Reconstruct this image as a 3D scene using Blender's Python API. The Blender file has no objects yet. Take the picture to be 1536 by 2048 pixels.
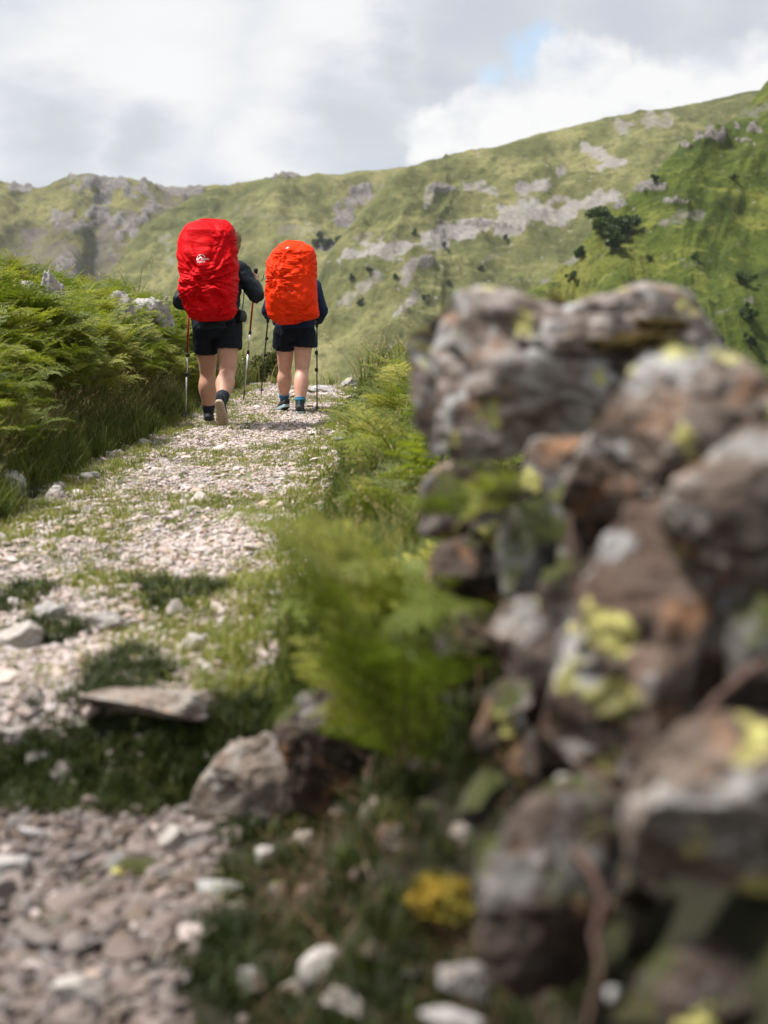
import bpy, bmesh, math, random
import numpy as np
from mathutils import Vector, Matrix, Euler
from mathutils.bvhtree import BVHTree
R = math.radians
random.seed(7)
rng = np.random.default_rng(7)
scene = bpy.context.scene
col = scene.collection

# ------------------------------------------------------------------ camera
FPX, ZC, PITCH = 2844.4, 1.02, R(8.08)
CP, SP = math.cos(PITCH), math.sin(PITCH)
cd = bpy.data.cameras.new('camera')
cam = bpy.data.objects.new('camera', cd)
col.objects.link(cam)
cam.location = (0, 0, ZC)
cam.rotation_euler = (R(90) - PITCH, 0, 0)
cd.sensor_fit = 'VERTICAL'
cd.sensor_height = 36
cd.sensor_width = 27
cd.lens = 50
cd.clip_start = 0.05
cd.clip_end = 6000
cd.dof.use_dof = True
cd.dof.focus_distance = 12.8
cd.dof.aperture_fstop = 1.9
cd.dof.aperture_blades = 9
scene.camera = cam

# ------------------------------------------------------------------ light
SUN_EL, SUN_AZ = R(62), R(-92)      # azimuth from +Y towards +X: the sun stands ahead and to the left
sun_dir = Vector((math.sin(SUN_AZ) * math.cos(SUN_EL), math.cos(SUN_AZ) * math.cos(SUN_EL), math.sin(SUN_EL)))
sd = bpy.data.lights.new('sun', 'SUN')
sd.energy = 2.5
sd.angle = R(6)
sd.color = (1.0, 0.975, 0.94)
sun = bpy.data.objects.new('sun', sd)
col.objects.link(sun)
sun.rotation_euler = (-sun_dir).to_track_quat('-Z', 'Y').to_euler()

vs = scene.view_settings
scene.display_settings.display_device = 'sRGB'
vs.view_transform = 'Standard'
vs.look = 'None'
vs.gamma = 1
vs.use_curve_mapping = False
vs.exposure = 1.7


class NT:
    """small helper to write node trees"""
    def __init__(self, tree):
        self.t = tree
        self.n = tree.nodes
        self.l = tree.links

    def add(self, typ, **kw):
        n = self.n.new(typ)
        for k, v in kw.items():
            setattr(n, k, v)
        return n

    def set(self, sock, v):
        if hasattr(v, 'is_output') or isinstance(v, bpy.types.NodeSocket):
            self.l.new(v, sock)
        else:
            if sock.type == 'RGBA' and len(v) == 3:
                v = (*v, 1)
            sock.default_value = v

    def math(self, op, a, b=0.5, c=None, clamp=False):
        n = self.add('ShaderNodeMath', operation=op, use_clamp=clamp)
        self.set(n.inputs[0], a)
        self.set(n.inputs[1], b)
        if c is not None:
            self.set(n.inputs[2], c)
        return n.outputs[0]

    def vmath(self, op, a, b=None, scale=None):
        n = self.add('ShaderNodeVectorMath', operation=op)
        self.set(n.inputs[0], a)
        if b is not None:
            self.set(n.inputs[1], b)
        if scale is not None:
            self.set(n.inputs[3], scale)
        return n.outputs[1] if op in ('LENGTH', 'DOT_PRODUCT', 'DISTANCE') else n.outputs[0]

    def noise(self, vec, scale, detail=4, rough=0.55, dist=0.0, out=0):
        n = self.add('ShaderNodeTexNoise')
        if vec is not None:
            self.l.new(vec, n.inputs['Vector'])
        n.inputs['Scale'].default_value = scale
        n.inputs['Detail'].default_value = detail
        n.inputs['Roughness'].default_value = rough
        n.inputs['Distortion'].default_value = dist
        return n.outputs[out]

    def voronoi(self, vec, scale, feature='F1', out='Distance', rnd=1.0):
        n = self.add('ShaderNodeTexVoronoi', feature=feature)
        self.l.new(vec, n.inputs['Vector'])
        n.inputs['Scale'].default_value = scale
        n.inputs['Randomness'].default_value = rnd
        return n.outputs[out]

    def mix(self, fac, a, b, mode='MIX'):
        n = self.add('ShaderNodeMix', data_type='RGBA', blend_type=mode)
        self.set(n.inputs[0], fac)
        self.set(n.inputs[6], a)
        self.set(n.inputs[7], b)
        return n.outputs[2]

    def range(self, v, a, b, c=0.0, d=1.0, smooth=True):
        n = self.add('ShaderNodeMapRange')
        n.interpolation_type = 'SMOOTHSTEP' if smooth else 'LINEAR'
        self.set(n.inputs[0], v)
        for i, q in enumerate((a, b, c, d)):
            self.set(n.inputs[1 + i], q)
        return n.outputs[0]

    def ramp(self, fac, stops, interp='LINEAR'):
        n = self.add('ShaderNodeValToRGB')
        cr = n.color_ramp
        cr.interpolation = interp
        while len(cr.elements) < len(stops):
            cr.elements.new(0.5)
        for e, (p, c) in zip(cr.elements, stops):
            e.position = p
            e.color = (*c, 1) if len(c) == 3 else c
        self.set(n.inputs[0], fac)
        return n.outputs[0]


def pixdir(px, py):
    """unit direction in the world through a pixel of the 1536 x 2048 photograph"""
    a, u = (px - 768) / FPX, (1024 - py) / FPX
    v = Vector((a, CP + u * SP, u * CP - SP))
    return v.normalized()


def at(px, py, d):
    """the world point that lies d metres ahead of the camera behind a pixel"""
    a, u = (px - 768) / FPX * d, (1024 - py) / FPX * d
    return Vector((a, d * CP + u * SP, ZC + u * CP - d * SP))


# world: physical sky seen through gaps of a broken cloud layer
world = bpy.data.worlds.new('World')
scene.world = world
world.use_nodes = True
w = NT(world.node_tree)
w.n.clear()
D = w.add('ShaderNodeTexCoord').outputs['Generated']
sky = w.add('ShaderNodeTexSky', sky_type='NISHITA')
sky.sun_disc = False
sky.sun_elevation = SUN_EL
sky.sun_rotation = SUN_AZ
sky.altitude = 200
sky.dust_density = 2.0
skyc = w.mix(1.0, sky.outputs[0], (0.62, 0.66, 0.70), 'MULTIPLY')
stretch = w.vmath('MULTIPLY', D, (1, 1, 2.4))
n1 = w.noise(stretch, 5.2, 6, 0.52)
n2 = w.noise(w.vmath('ADD', stretch, (3.1, 7.7, 1.3)), 2.6, 5, 0.5)
nv = w.noise(D, 16, 7, 0.6, out=1)
wob = w.vmath('SCALE', w.vmath('SUBTRACT', nv, (0.5, 0.5, 0.5)), scale=0.06)
nv2 = w.noise(stretch, 7, 5, 0.6, out=1)
wob2 = w.vmath('SCALE', w.vmath('SUBTRACT', nv2, (0.5, 0.5, 0.5)), scale=0.13)


def blobs(lst, off, soft):
    out = None
    P = w.vmath('ADD', D, off)
    for px, py, r in lst:
        c = pixdir(px, py)
        d = w.vmath('DISTANCE', P, tuple(c))
        b = w.range(d, r / FPX, r / FPX * soft, 0, 1)
        out = b if out is None else w.math('MAXIMUM', out, b)
    return out


cum = blobs([(1185, 165, 115), (1290, 215, 130), (1410, 215, 120), (1540, 190, 130), (1060, 235, 100), (960, 260, 105), (1150, 280, 170), (1660, 150, 140), (860, 275, 80)], wob, 0.62)
whit = blobs([(250, 140, 330), (660, 90, 260), (560, 300, 200), (120, 130, 200)], wob2, 0.2)
grey = blobs([(900, 190, 150), (790, 150, 120), (960, 20, 260), (1250, 20, 260), (1500, 40, 200), (80, 270, 190), (260, 290, 150), (700, 240, 170)], wob2, 0.05)
blue = blobs([(1050, 125, 62), (1085, 105, 55), (985, 160, 45)], wob, 0.2)
K = 1.0 / (2 ** vs.exposure) / 0.1
base = w.ramp(w.math('ADD', w.math('MULTIPLY', n1, 0.55), w.math('MULTIPLY', n2, 0.45)),
              [(0.34, (0.60, 0.65, 0.73)), (0.50, (0.76, 0.79, 0.83)), (0.66, (0.94, 0.94, 0.95))])
base = w.mix(w.math('MULTIPLY', whit, 0.9), base, (0.96, 0.96, 0.965))
base = w.mix(w.math('MULTIPLY', grey, 0.8), base, (0.565, 0.605, 0.68))
gap = w.math('MULTIPLY', blue, 0.7)
cumsh = w.noise(w.vmath('MULTIPLY', D, (1, 1, 1.8)), 13, 5, 0.55)
cumc = w.ramp(cumsh, [(0.36, (0.74, 0.78, 0.84)), (0.54, (1.0, 0.995, 0.985))])
cl = w.vmath('SCALE', base, scale=K)
cl = w.mix(gap, cl, w.mix(0.40, w.vmath('SCALE', skyc, scale=1.0), w.vmath('SCALE', (0.66, 0.82, 0.92), scale=K)))
cl = w.mix(w.math('MULTIPLY', cum, 0.92), cl, w.vmath('SCALE', cumc, scale=K))
bg = w.add('ShaderNodeBackground')
w.set(bg.inputs[0], cl)
bg.inputs[1].default_value = 0.1
wo = w.add('ShaderNodeOutputWorld')
w.l.new(bg.outputs[0], wo.inputs[0])
world.cycles.sampling_method = 'AUTOMATIC'


# ------------------------------------------------------------------ noise in numpy
def _hash(ix, iy, iz, seed):
    h = (ix * 374761393 + iy * 668265263 + iz * 1274126177 + seed * 974634777) & 0xFFFFFFFF
    h = ((h ^ (h >> 13)) * 1274126177) & 0xFFFFFFFF
    h = ((h ^ (h >> 16)) * 2246822519) & 0xFFFFFFFF
    return ((h ^ (h >> 15)) & 0xFFFFFF) / float(0xFFFFFF)


def vnoise(p, seed=0):
    p = np.asarray(p, float)
    i = np.floor(p).astype(np.int64)
    f = p - i
    f = f * f * f * (f * (f * 6 - 15) + 10)
    out = 0
    for dx in (0, 1):
        for dy in (0, 1):
            for dz in (0, 1):
                wgt = (f[:, 0] if dx else 1 - f[:, 0]) * (f[:, 1] if dy else 1 - f[:, 1]) * (f[:, 2] if dz else 1 - f[:, 2])
                out = out + wgt * _hash(i[:, 0] + dx, i[:, 1] + dy, i[:, 2] + dz, seed)
    return out * 2 - 1


def fbm(p, octv=4, gain=0.5, lac=2.03, seed=0):
    p = np.asarray(p, float)
    a, out = 1.0, 0
    for k in range(octv):
        out = out + a * vnoise(p, seed + k * 17)
        p = p * lac + 11.3
        a *= gain
    return out


def ridged(p, octv=4, gain=0.5, seed=0):
    p = np.asarray(p, float)
    a, out = 1.0, 0
    for k in range(octv):
        out = out + a * (1 - 2 * np.abs(vnoise(p, seed + k * 13)))
        p = p * 2.07 + 5.1
        a *= gain
    return out


def sstep(a, b, x):
    t = np.clip((x - a) / (b - a), 0, 1)
    return t * t * (3 - 2 * t)


def P3(x, y, z=0.0):
    x = np.atleast_1d(np.asarray(x, float))
    return np.stack([x, np.broadcast_to(y, x.shape), np.broadcast_to(z, x.shape)], 1)


# ------------------------------------------------------------------ object helpers
def mesh_from(name, verts, faces, mat=None, smooth=True):
    me = bpy.data.meshes.new(name)
    v = np.asarray(verts, np.float32)
    me.from_pydata(v.tolist() if len(v) < 4000 and not isinstance(faces, np.ndarray) else [tuple(q) for q in v], [], faces.tolist() if isinstance(faces, np.ndarray) else faces)
    if smooth:
        me.polygons.foreach_set('use_smooth', np.ones(len(me.polygons), bool))
    if mat:
        me.materials.append(mat)
    me.update()
    return me


def link(name, me, parent=None, loc=(0, 0, 0), rot=(0, 0, 0), kind=None):
    o = bpy.data.objects.new(name, me)
    col.objects.link(o)
    o.location = loc
    o.rotation_euler = rot
    if parent:
        o.parent = parent
    if kind:
        o['kind'] = kind
    return o


def tag(o, label, cat, group=None):
    o['label'] = label
    o['category'] = cat
    if group:
        o['group'] = group
    return o


def empty(name, loc=(0, 0, 0), rot=(0, 0, 0)):
    o = bpy.data.objects.new(name, None)
    col.objects.link(o)
    o.location = loc
    o.rotation_euler = rot
    o.empty_display_size = 0.1
    return o


def attr(me, name, arr):
    a = me.attributes.new(name, 'FLOAT', 'POINT')
    a.data.foreach_set('value', np.asarray(arr, np.float32))


# ------------------------------------------------------------------ materials
def new_mat(name):
    m = bpy.data.materials.new(name)
    m.use_nodes = True
    t = NT(m.node_tree)
    t.n.clear()
    out = t.add('ShaderNodeOutputMaterial')
    b = t.add('ShaderNodeBsdfPrincipled')
    t.l.new(b.outputs[0], out.inputs[0])
    b.inputs['Specular IOR Level'].default_value = 0.3
    return m, t, b, out


def simple(name, colr, rough=0.6, metal=0.0, var=0.15, scale=30, bump=0.0, spec=0.4):
    m, t, b, out = new_mat(name)
    oc = t.add('ShaderNodeTexCoord').outputs['Object']
    n = t.noise(oc, scale, 4)
    c = t.mix(n, tuple(q * (1 - var) for q in colr), tuple(min(1, q * (1 + var)) for q in colr))
    t.set(b.inputs['Base Color'], c)
    b.inputs['Roughness'].default_value = rough
    b.inputs['Metallic'].default_value = metal
    b.inputs['Specular IOR Level'].default_value = spec
    if bump:
        bp = t.add('ShaderNodeBump')
        bp.inputs['Strength'].default_value = bump
        bp.inputs['Distance'].default_value = 0.004
        t.l.new(n, bp.inputs['Height'])
        t.l.new(bp.outputs[0], b.inputs['Normal'])
    return m


def leaf_mat(name, stops, trans=0.3, rough=0.55, noise_scale=1.2):
    """foliage: hue differs from plant to plant and along the leaf, some light shines through"""
    m, t, b, out = new_mat(name)
    rnd = t.add('ShaderNodeObjectInfo').outputs['Random']
    geo = t.add('ShaderNodeNewGeometry').outputs['Position']
    n = t.noise(geo, noise_scale, 3)
    oc = t.add('ShaderNodeTexCoord').outputs['Object']
    n3 = t.noise(oc, 28, 2)
    f = t.math('ADD', t.math('MULTIPLY', rnd, 0.5), t.math('MULTIPLY', n, 0.5))
    f = t.math('ADD', t.math('MULTIPLY', f, 0.8), t.math('MULTIPLY', n3, 0.2))
    c = t.ramp(f, stops)
    t.set(b.inputs['Base Color'], c)
    b.inputs['Roughness'].default_value = rough
    b.inputs['Specular IOR Level'].default_value = 0.25
    tr = t.add('ShaderNodeBsdfTranslucent')
    t.set(tr.inputs[0], t.mix(1.0, c, (1.1, 1.25, 0.6), 'MULTIPLY'))
    mx = t.add('ShaderNodeMixShader')
    mx.inputs[0].default_value = trans
    t.l.new(b.outputs[0], mx.inputs[1])
    t.l.new(tr.outputs[0], mx.inputs[2])
    t.l.new(mx.outputs[0], out.inputs[0])
    return m


def rock_mat(name, dark, mid, light, grey_l=0.5, yellow=0.5, orange=0.2, moss=0.0, scale=1.0, pits=0.5):
    m, t, b, out = new_mat(name)
    oc = t.add('ShaderNodeTexCoord').outputs['Object']
    rnd = t.add('ShaderNodeObjectInfo').outputs['Random']
    off = t.add('ShaderNodeCombineXYZ')
    for i in range(3):
        t.set(off.inputs[i], t.math('MULTIPLY', rnd, 13.7 + i * 9.1))
    v = t.vmath('ADD', oc, off.outputs[0])
    n_big = t.noise(v, 5 * scale, 5, 0.6, 0.4)
    n_mid = t.noise(t.vmath('MULTIPLY', v, (1, 1, 2.2)), 16 * scale, 6, 0.65, 0.3)
    n_fine = t.noise(v, 70 * scale, 5, 0.7)
    f = t.math('ADD', t.math('MULTIPLY', n_big, 0.45), t.math('MULTIPLY', n_mid, 0.55))
    c = t.ramp(f, [(0.34, dark), (0.47, mid), (0.63, light)])
    n_pit = t.noise(t.vmath('MULTIPLY', t.vmath('ADD', v, (7, 3, 4)), (1, 1, 1.8)), 8 * scale, 4, 0.55, 0.5)
    c = t.mix(t.math('MULTIPLY', t.range(n_pit, 0.55, 0.70), pits * 1.1, clamp=True), c, tuple(q * 0.35 for q in dark))
    c = t.mix(t.math('MULTIPLY', t.range(n_fine, 0.45, 0.7), 0.35), c, tuple(q * 0.45 for q in dark))
    if orange:
        c = t.mix(t.math('MULTIPLY', t.range(t.noise(t.vmath('ADD', v, (5, 2, 8)), 9 * scale, 4), 0.56, 0.68), orange), c, (0.33, 0.16, 0.075))
    if grey_l:
        g = t.range(t.noise(t.vmath('ADD', v, (9, 4, 1)), 7.5 * scale, 6, 0.62, 0.5), 0.50, 0.60)
        nz = t.add('ShaderNodeSeparateXYZ')
        t.l.new(t.add('ShaderNodeNewGeometry').outputs['Normal'], nz.inputs[0])
        g = t.math('MULTIPLY', g, t.range(nz.outputs[2], -0.5, 0.5, 0.25, 1.0))
        c = t.mix(t.math('MULTIPLY', g, grey_l), c, (0.37, 0.365, 0.35))
    if yellow:
        wv = t.vmath('ADD', v, t.vmath('SCALE', t.noise(v, 22 * scale, 4, out=1), scale=0.09 / scale))
        vd = t.voronoi(wv, 11 * scale, rnd=1)
        vc = t.voronoi(wv, 11 * scale, out='Color')
        sx = t.add('ShaderNodeSeparateXYZ')
        t.l.new(vc, sx.inputs[0])
        size = t.math('MULTIPLY', t.math('GREATER_THAN', sx.outputs[0], 1 - 0.5 * yellow), t.math('ADD', t.math('MULTIPLY', sx.outputs[1], 0.30), 0.20))
        spot = t.range(t.math('SUBTRACT', size, vd), -0.02, 0.06)
        spot = t.math('MULTIPLY', spot, t.range(t.noise(v, 45 * scale, 4, 0.7), 0.36, 0.50))
        c = t.mix(t.math('MULTIPLY', spot, 0.85), c, (0.45, 0.42, 0.13))
    if moss:
        nz2 = t.add('ShaderNodeSeparateXYZ')
        t.l.new(t.add('ShaderNodeNewGeometry').outputs['Normal'], nz2.inputs[0])
        mm = t.math('MULTIPLY', t.range(nz2.outputs[2], 0.1, 0.75), t.range(t.noise(t.vmath('ADD', v, (2, 6, 3)), 8 * scale, 4), 0.52 - 0.2 * moss, 0.62 - 0.2 * moss))
        c = t.mix(mm, c, (0.040, 0.045, 0.010))
    t.set(b.inputs['Base Color'], c)
    b.inputs['Roughness'].default_value = 0.88
    b.inputs['Specular IOR Level'].default_value = 0.22
    bp = t.add('ShaderNodeBump')
    bp.inputs['Strength'].default_value = 0.8
    bp.inputs['Distance'].default_value = 0.012
    t.set(bp.inputs['Height'], t.math('ADD', t.math('MULTIPLY', n_mid, 0.7), t.math('MULTIPLY', n_fine, 0.4)))
    t.l.new(bp.outputs[0], b.inputs['Normal'])
    return m


M = {}
M['fern'] = leaf_mat('bracken_green', [(0.22, (0.055, 0.080, 0.010)), (0.42, (0.120, 0.150, 0.019)), (0.60, (0.225, 0.232, 0.034)), (0.78, (0.36, 0.325, 0.068))], 0.38)
M['fern_stem'] = simple('fern_stalk', (0.13, 0.13, 0.035), 0.6)
M['grass'] = leaf_mat('grass_green', [(0.25, (0.034, 0.056, 0.007)), (0.46, (0.075, 0.098, 0.013)), (0.64, (0.140, 0.148, 0.028)), (0.82, (0.25, 0.22, 0.07))], 0.25)
M['grass_low'] = leaf_mat('turf_green', [(0.25, (0.09, 0.12, 0.018)), (0.5, (0.17, 0.18, 0.03)), (0.75, (0.29, 0.26, 0.065))], 0.25)
M['grass_dark'] = leaf_mat('mossy_green', [(0.25, (0.014, 0.023, 0.005)), (0.48, (0.030, 0.044, 0.008)), (0.65, (0.058, 0.070, 0.013)), (0.85, (0.11, 0.105, 0.02))], 0.15)
M['straw'] = leaf_mat('straw', [(0.3, (0.22, 0.16, 0.075)), (0.7, (0.36, 0.27, 0.13))], 0.2)
M['litter'] = leaf_mat('dead_bracken', [(0.3, (0.05, 0.028, 0.015)), (0.7, (0.15, 0.085, 0.045))], 0.1)

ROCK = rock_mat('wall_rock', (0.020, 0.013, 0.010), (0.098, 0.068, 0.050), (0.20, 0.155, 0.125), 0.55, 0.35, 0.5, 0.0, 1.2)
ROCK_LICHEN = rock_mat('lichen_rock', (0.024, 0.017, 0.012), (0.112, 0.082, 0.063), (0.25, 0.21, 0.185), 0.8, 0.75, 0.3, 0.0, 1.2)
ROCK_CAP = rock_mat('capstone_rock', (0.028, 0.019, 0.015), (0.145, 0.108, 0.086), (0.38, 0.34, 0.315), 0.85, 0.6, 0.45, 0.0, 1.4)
ROCK_STAIN = rock_mat('stained_rock', (0.016, 0.011, 0.008), (0.075, 0.054, 0.042), (0.16, 0.125, 0.102), 0.4, 0.2, 1.0, 0.0, 1.0)
ROCK_SLAB = rock_mat('slab_rock', (0.024, 0.016, 0.012), (0.118, 0.078, 0.058), (0.22, 0.165, 0.135), 0.75, 0.75, 0.5, 0.0, 1.1)
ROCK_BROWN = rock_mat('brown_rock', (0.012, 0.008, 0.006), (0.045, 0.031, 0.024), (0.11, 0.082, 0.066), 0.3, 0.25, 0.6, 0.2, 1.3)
ROCK_MOSS = rock_mat('mossy_rock', (0.012, 0.010, 0.008), (0.048, 0.041, 0.034), (0.12, 0.108, 0.096), 0.35, 0.2, 0.2, 0.9, 1.2)
ROCK_GREY = rock_mat('grey_rock', (0.11, 0.10, 0.095), (0.27, 0.25, 0.235), (0.42, 0.40, 0.38), 0.6, 0.12, 0.15, 0.0, 1.2)
ROCK_PALE = rock_mat('pale_rock', (0.16, 0.135, 0.12), (0.33, 0.29, 0.26), (0.46, 0.42, 0.39), 0.3, 0.0, 0.2, 0.0, 1.5)

ROCK_TAN = rock_mat('tan_rock', (0.06, 0.046, 0.036), (0.175, 0.138, 0.110), (0.30, 0.25, 0.21), 0.3, 0.0, 0.3, 0.0, 1.3)

# path stones: every stone has its own tint
def stone_mat(name, k):
    m, t, b, out = new_mat(name)
    rnd = t.add('ShaderNodeObjectInfo').outputs['Random']
    oc = t.add('ShaderNodeTexCoord').outputs['Object']
    c = t.ramp(rnd, [(0.0, (0.34, 0.275, 0.25)), (0.14, (0.45, 0.385, 0.36)), (0.28, (0.48, 0.425, 0.40)), (0.42, (0.40, 0.33, 0.305)), (0.55, (0.47, 0.44, 0.43)),
                     (0.66, (0.36, 0.35, 0.355)), (0.76, (0.43, 0.36, 0.29)), (0.86, (0.26, 0.185, 0.155)), (0.93, (0.50, 0.465, 0.44)), (1.0, (0.21, 0.185, 0.175))])
    c = t.mix(1.0, c, k, 'MULTIPLY')
    n = t.noise(oc, 38, 5, 0.65)
    c = t.mix(t.range(n, 0.32, 0.68), t.mix(1.0, c, (0.66, 0.63, 0.60), 'MULTIPLY'), c)
    t.set(b.inputs['Base Color'], c)
    b.inputs['Roughness'].default_value = 0.85
    bp = t.add('ShaderNodeBump')
    bp.inputs['Strength'].default_value = 0.5
    bp.inputs['Distance'].default_value = 0.006
    t.l.new(n, bp.inputs['Height'])
    t.l.new(bp.outputs[0], b.inputs['Normal'])
    return m


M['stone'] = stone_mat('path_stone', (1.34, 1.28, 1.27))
M['stone_vignette'] = stone_mat('vignetted_stone', (0.52, 0.485, 0.465))  # same stones below the step, vignette darkening put into their colour

# soil and turf of the ground
m, t, b, out = new_mat('soil_turf')
geo = t.add('ShaderNodeNewGeometry').outputs['Position']
n = t.noise(geo, 3.0, 6, 0.6)
nf = t.noise(geo, 40, 5, 0.7)
big = t.noise(geo, 0.02, 6, 0.6)
c = t.ramp(n, [(0.3, (0.012, 0.009, 0.006)), (0.5, (0.022, 0.021, 0.008)), (0.7, (0.042, 0.044, 0.012))])
c = t.mix(t.range(nf, 0.4, 0.7), c, (0.022, 0.020, 0.012))
sep = t.add('ShaderNodeSeparateXYZ')
t.l.new(geo, sep.inputs[0])
far = t.ramp(big, [(0.3, (0.07, 0.10, 0.022)), (0.5, (0.11, 0.14, 0.035)), (0.65, (0.16, 0.17, 0.05))])
c = t.mix(t.range(sep.outputs[1], 24, 45), c, far)
t.set(b.inputs['Base Color'], c)
b.inputs['Roughness'].default_value = 0.95
bp = t.add('ShaderNodeBump')
bp.inputs['Distance'].default_value = 0.02
t.l.new(nf, bp.inputs['Height'])
t.l.new(bp.outputs[0], b.inputs['Normal'])
M['ground'] = m

m, t, b, out = new_mat('path_grit')
geo = t.add('ShaderNodeNewGeometry').outputs['Position']
n = t.noise(geo, 2.2, 5, 0.6)
nf = t.noise(geo, 60, 6, 0.75)
vc = t.voronoi(geo, 75, out='Color')
vd = t.voronoi(geo, 75)
sx = t.add('ShaderNodeSeparateXYZ')
t.l.new(vc, sx.inputs[0])
grit = t.ramp(sx.outputs[0], [(0.0, (0.20, 0.16, 0.14)), (0.4, (0.36, 0.31, 0.285)), (0.8, (0.46, 0.41, 0.385)), (1.0, (0.54, 0.50, 0.48))])
grit = t.mix(t.range(vd, 0.45, 0.75), grit, (0.085, 0.062, 0.048))
c = t.mix(t.range(n, 0.45, 0.62), grit, (0.13, 0.135, 0.045))
sepp = t.add('ShaderNodeSeparateXYZ')
t.l.new(geo, sepp.inputs[0])
c = t.mix(t.range(sepp.outputs[1], 3.55, 3.4), c, (0.05, 0.036, 0.028))  # grit below the step painted darker, the vignette put into its colour
c = t.mix(t.range(nf, 0.5, 0.7), c, (0.10, 0.075, 0.058))
t.set(b.inputs['Base Color'], c)
b.inputs['Roughness'].default_value = 0.95
bp = t.add('ShaderNodeBump')
bp.inputs['Distance'].default_value = 0.01
t.l.new(nf, bp.inputs['Height'])
t.l.new(bp.outputs[0], b.inputs['Normal'])
M['path'] = m


def hill_mat(name, g1, g2, g3, rock1, rock2, bracken, sc=1.0):
    m, t, b, out = new_mat(name)
    geo = t.add('ShaderNodeNewGeometry').outputs['Position']
    n1 = t.noise(geo, 0.012 * sc, 6, 0.6)
    n2 = t.noise(t.vmath('MULTIPLY', geo, (1, 0.6, 0.6)), 0.045 * sc, 6, 0.62, 0.6)
    n3 = t.noise(geo, 0.18 * sc, 6, 0.7)
    n4 = t.noise(geo, 0.6 * sc, 4, 0.7)
    c = t.ramp(t.math('ADD', t.math('MULTIPLY', n1, 0.45), t.math('MULTIPLY', n2, 0.55)), [(0.36, g1), (0.50, g2), (0.63, g3)])
    c = t.mix(t.math('MULTIPLY', t.range(n3, 0.50, 0.64), 0.8), c, bracken)
    n5 = t.noise(t.vmath('MULTIPLY', geo, (0.5, 1.0, 1.6)), 0.075 * sc, 7, 0.68, 0.8)
    c = t.mix(t.math('MULTIPLY', t.range(n5, 0.53, 0.66), 0.6), c, tuple(q * 0.55 for q in bracken))
    c = t.mix(t.math('MULTIPLY', t.range(n5, 0.44, 0.34), 0.55), c, tuple(q * 1.25 for q in g3))
    c = t.mix(t.math('MULTIPLY', t.range(n4, 0.50, 0.66), 0.55), c, tuple(q * 0.45 for q in bracken))
    nsp = t.noise(t.vmath('ADD', geo, (31, 17, 5)), 0.33 * sc, 3, 0.6)
    c = t.mix(t.math('MULTIPLY', t.range(nsp, 0.66, 0.72), 0.8), c, rock2)
    a = t.add('ShaderNodeAttribute')
    a.attribute_name = 'rock'
    rk = t.math('ADD', a.outputs['Fac'], t.math('MULTIPLY', t.math('SUBTRACT', n3, 0.5), 1.1))
    rk = t.math('MULTIPLY', t.range(rk, 0.28, 0.85), 0.85)
    rc = t.mix(t.range(n4, 0.35, 0.65), rock1, rock2)
    c = t.mix(rk, c, rc)
    cr = t.add('ShaderNodeAttribute')
    cr.attribute_name = 'crag'
    kk = t.range(t.math('ADD', cr.outputs['Fac'], t.math('MULTIPLY', t.math('SUBTRACT', n3, 0.5), 0.9)), 0.40, 0.78)
    c = t.mix(kk, c, t.mix(t.range(n4, 0.3, 0.7), (0.075, 0.067, 0.060), (0.19, 0.172, 0.158)))
    t.set(b.inputs['Base Color'], c)
    b.inputs['Roughness'].default_value = 0.95
    b.inputs['Specular IOR Level'].default_value = 0.1
    bp = t.add('ShaderNodeBump')
    bp.inputs['Strength'].default_value = 1.0
    bp.inputs['Distance'].default_value = 1.0
    t.set(bp.inputs['Height'], t.math('ADD', n3, t.math('MULTIPLY', n4, 0.5)))
    t.l.new(bp.outputs[0], b.inputs['Normal'])
    return m


HM_R = hill_mat('near_fell', (0.028, 0.042, 0.008), (0.066, 0.084, 0.014), (0.145, 0.145, 0.032), (0.10, 0.092, 0.080), (0.19, 0.175, 0.155), (0.034, 0.046, 0.010), 1.6)
HM_M = hill_mat('mid_fell', (0.050, 0.056, 0.020), (0.105, 0.107, 0.038), (0.19, 0.172, 0.074), (0.185, 0.165, 0.155), (0.27, 0.245, 0.232), (0.068, 0.072, 0.028), 0.9)
HM_L = hill_mat('craggy_fell', (0.062, 0.062, 0.026), (0.115, 0.110, 0.040), (0.19, 0.172, 0.062), (0.065, 0.055, 0.052), (0.125, 0.108, 0.104), (0.045, 0.040, 0.026), 0.6)

# ------------------------------------------------------------------ terrain
XL, XR = -1.90, -0.36       # edges of the path


def edge_wob(y, s):
    return fbm(P3(np.asarray(y, float) * 0.9, s * 7.7), 3) * 0.10


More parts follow.
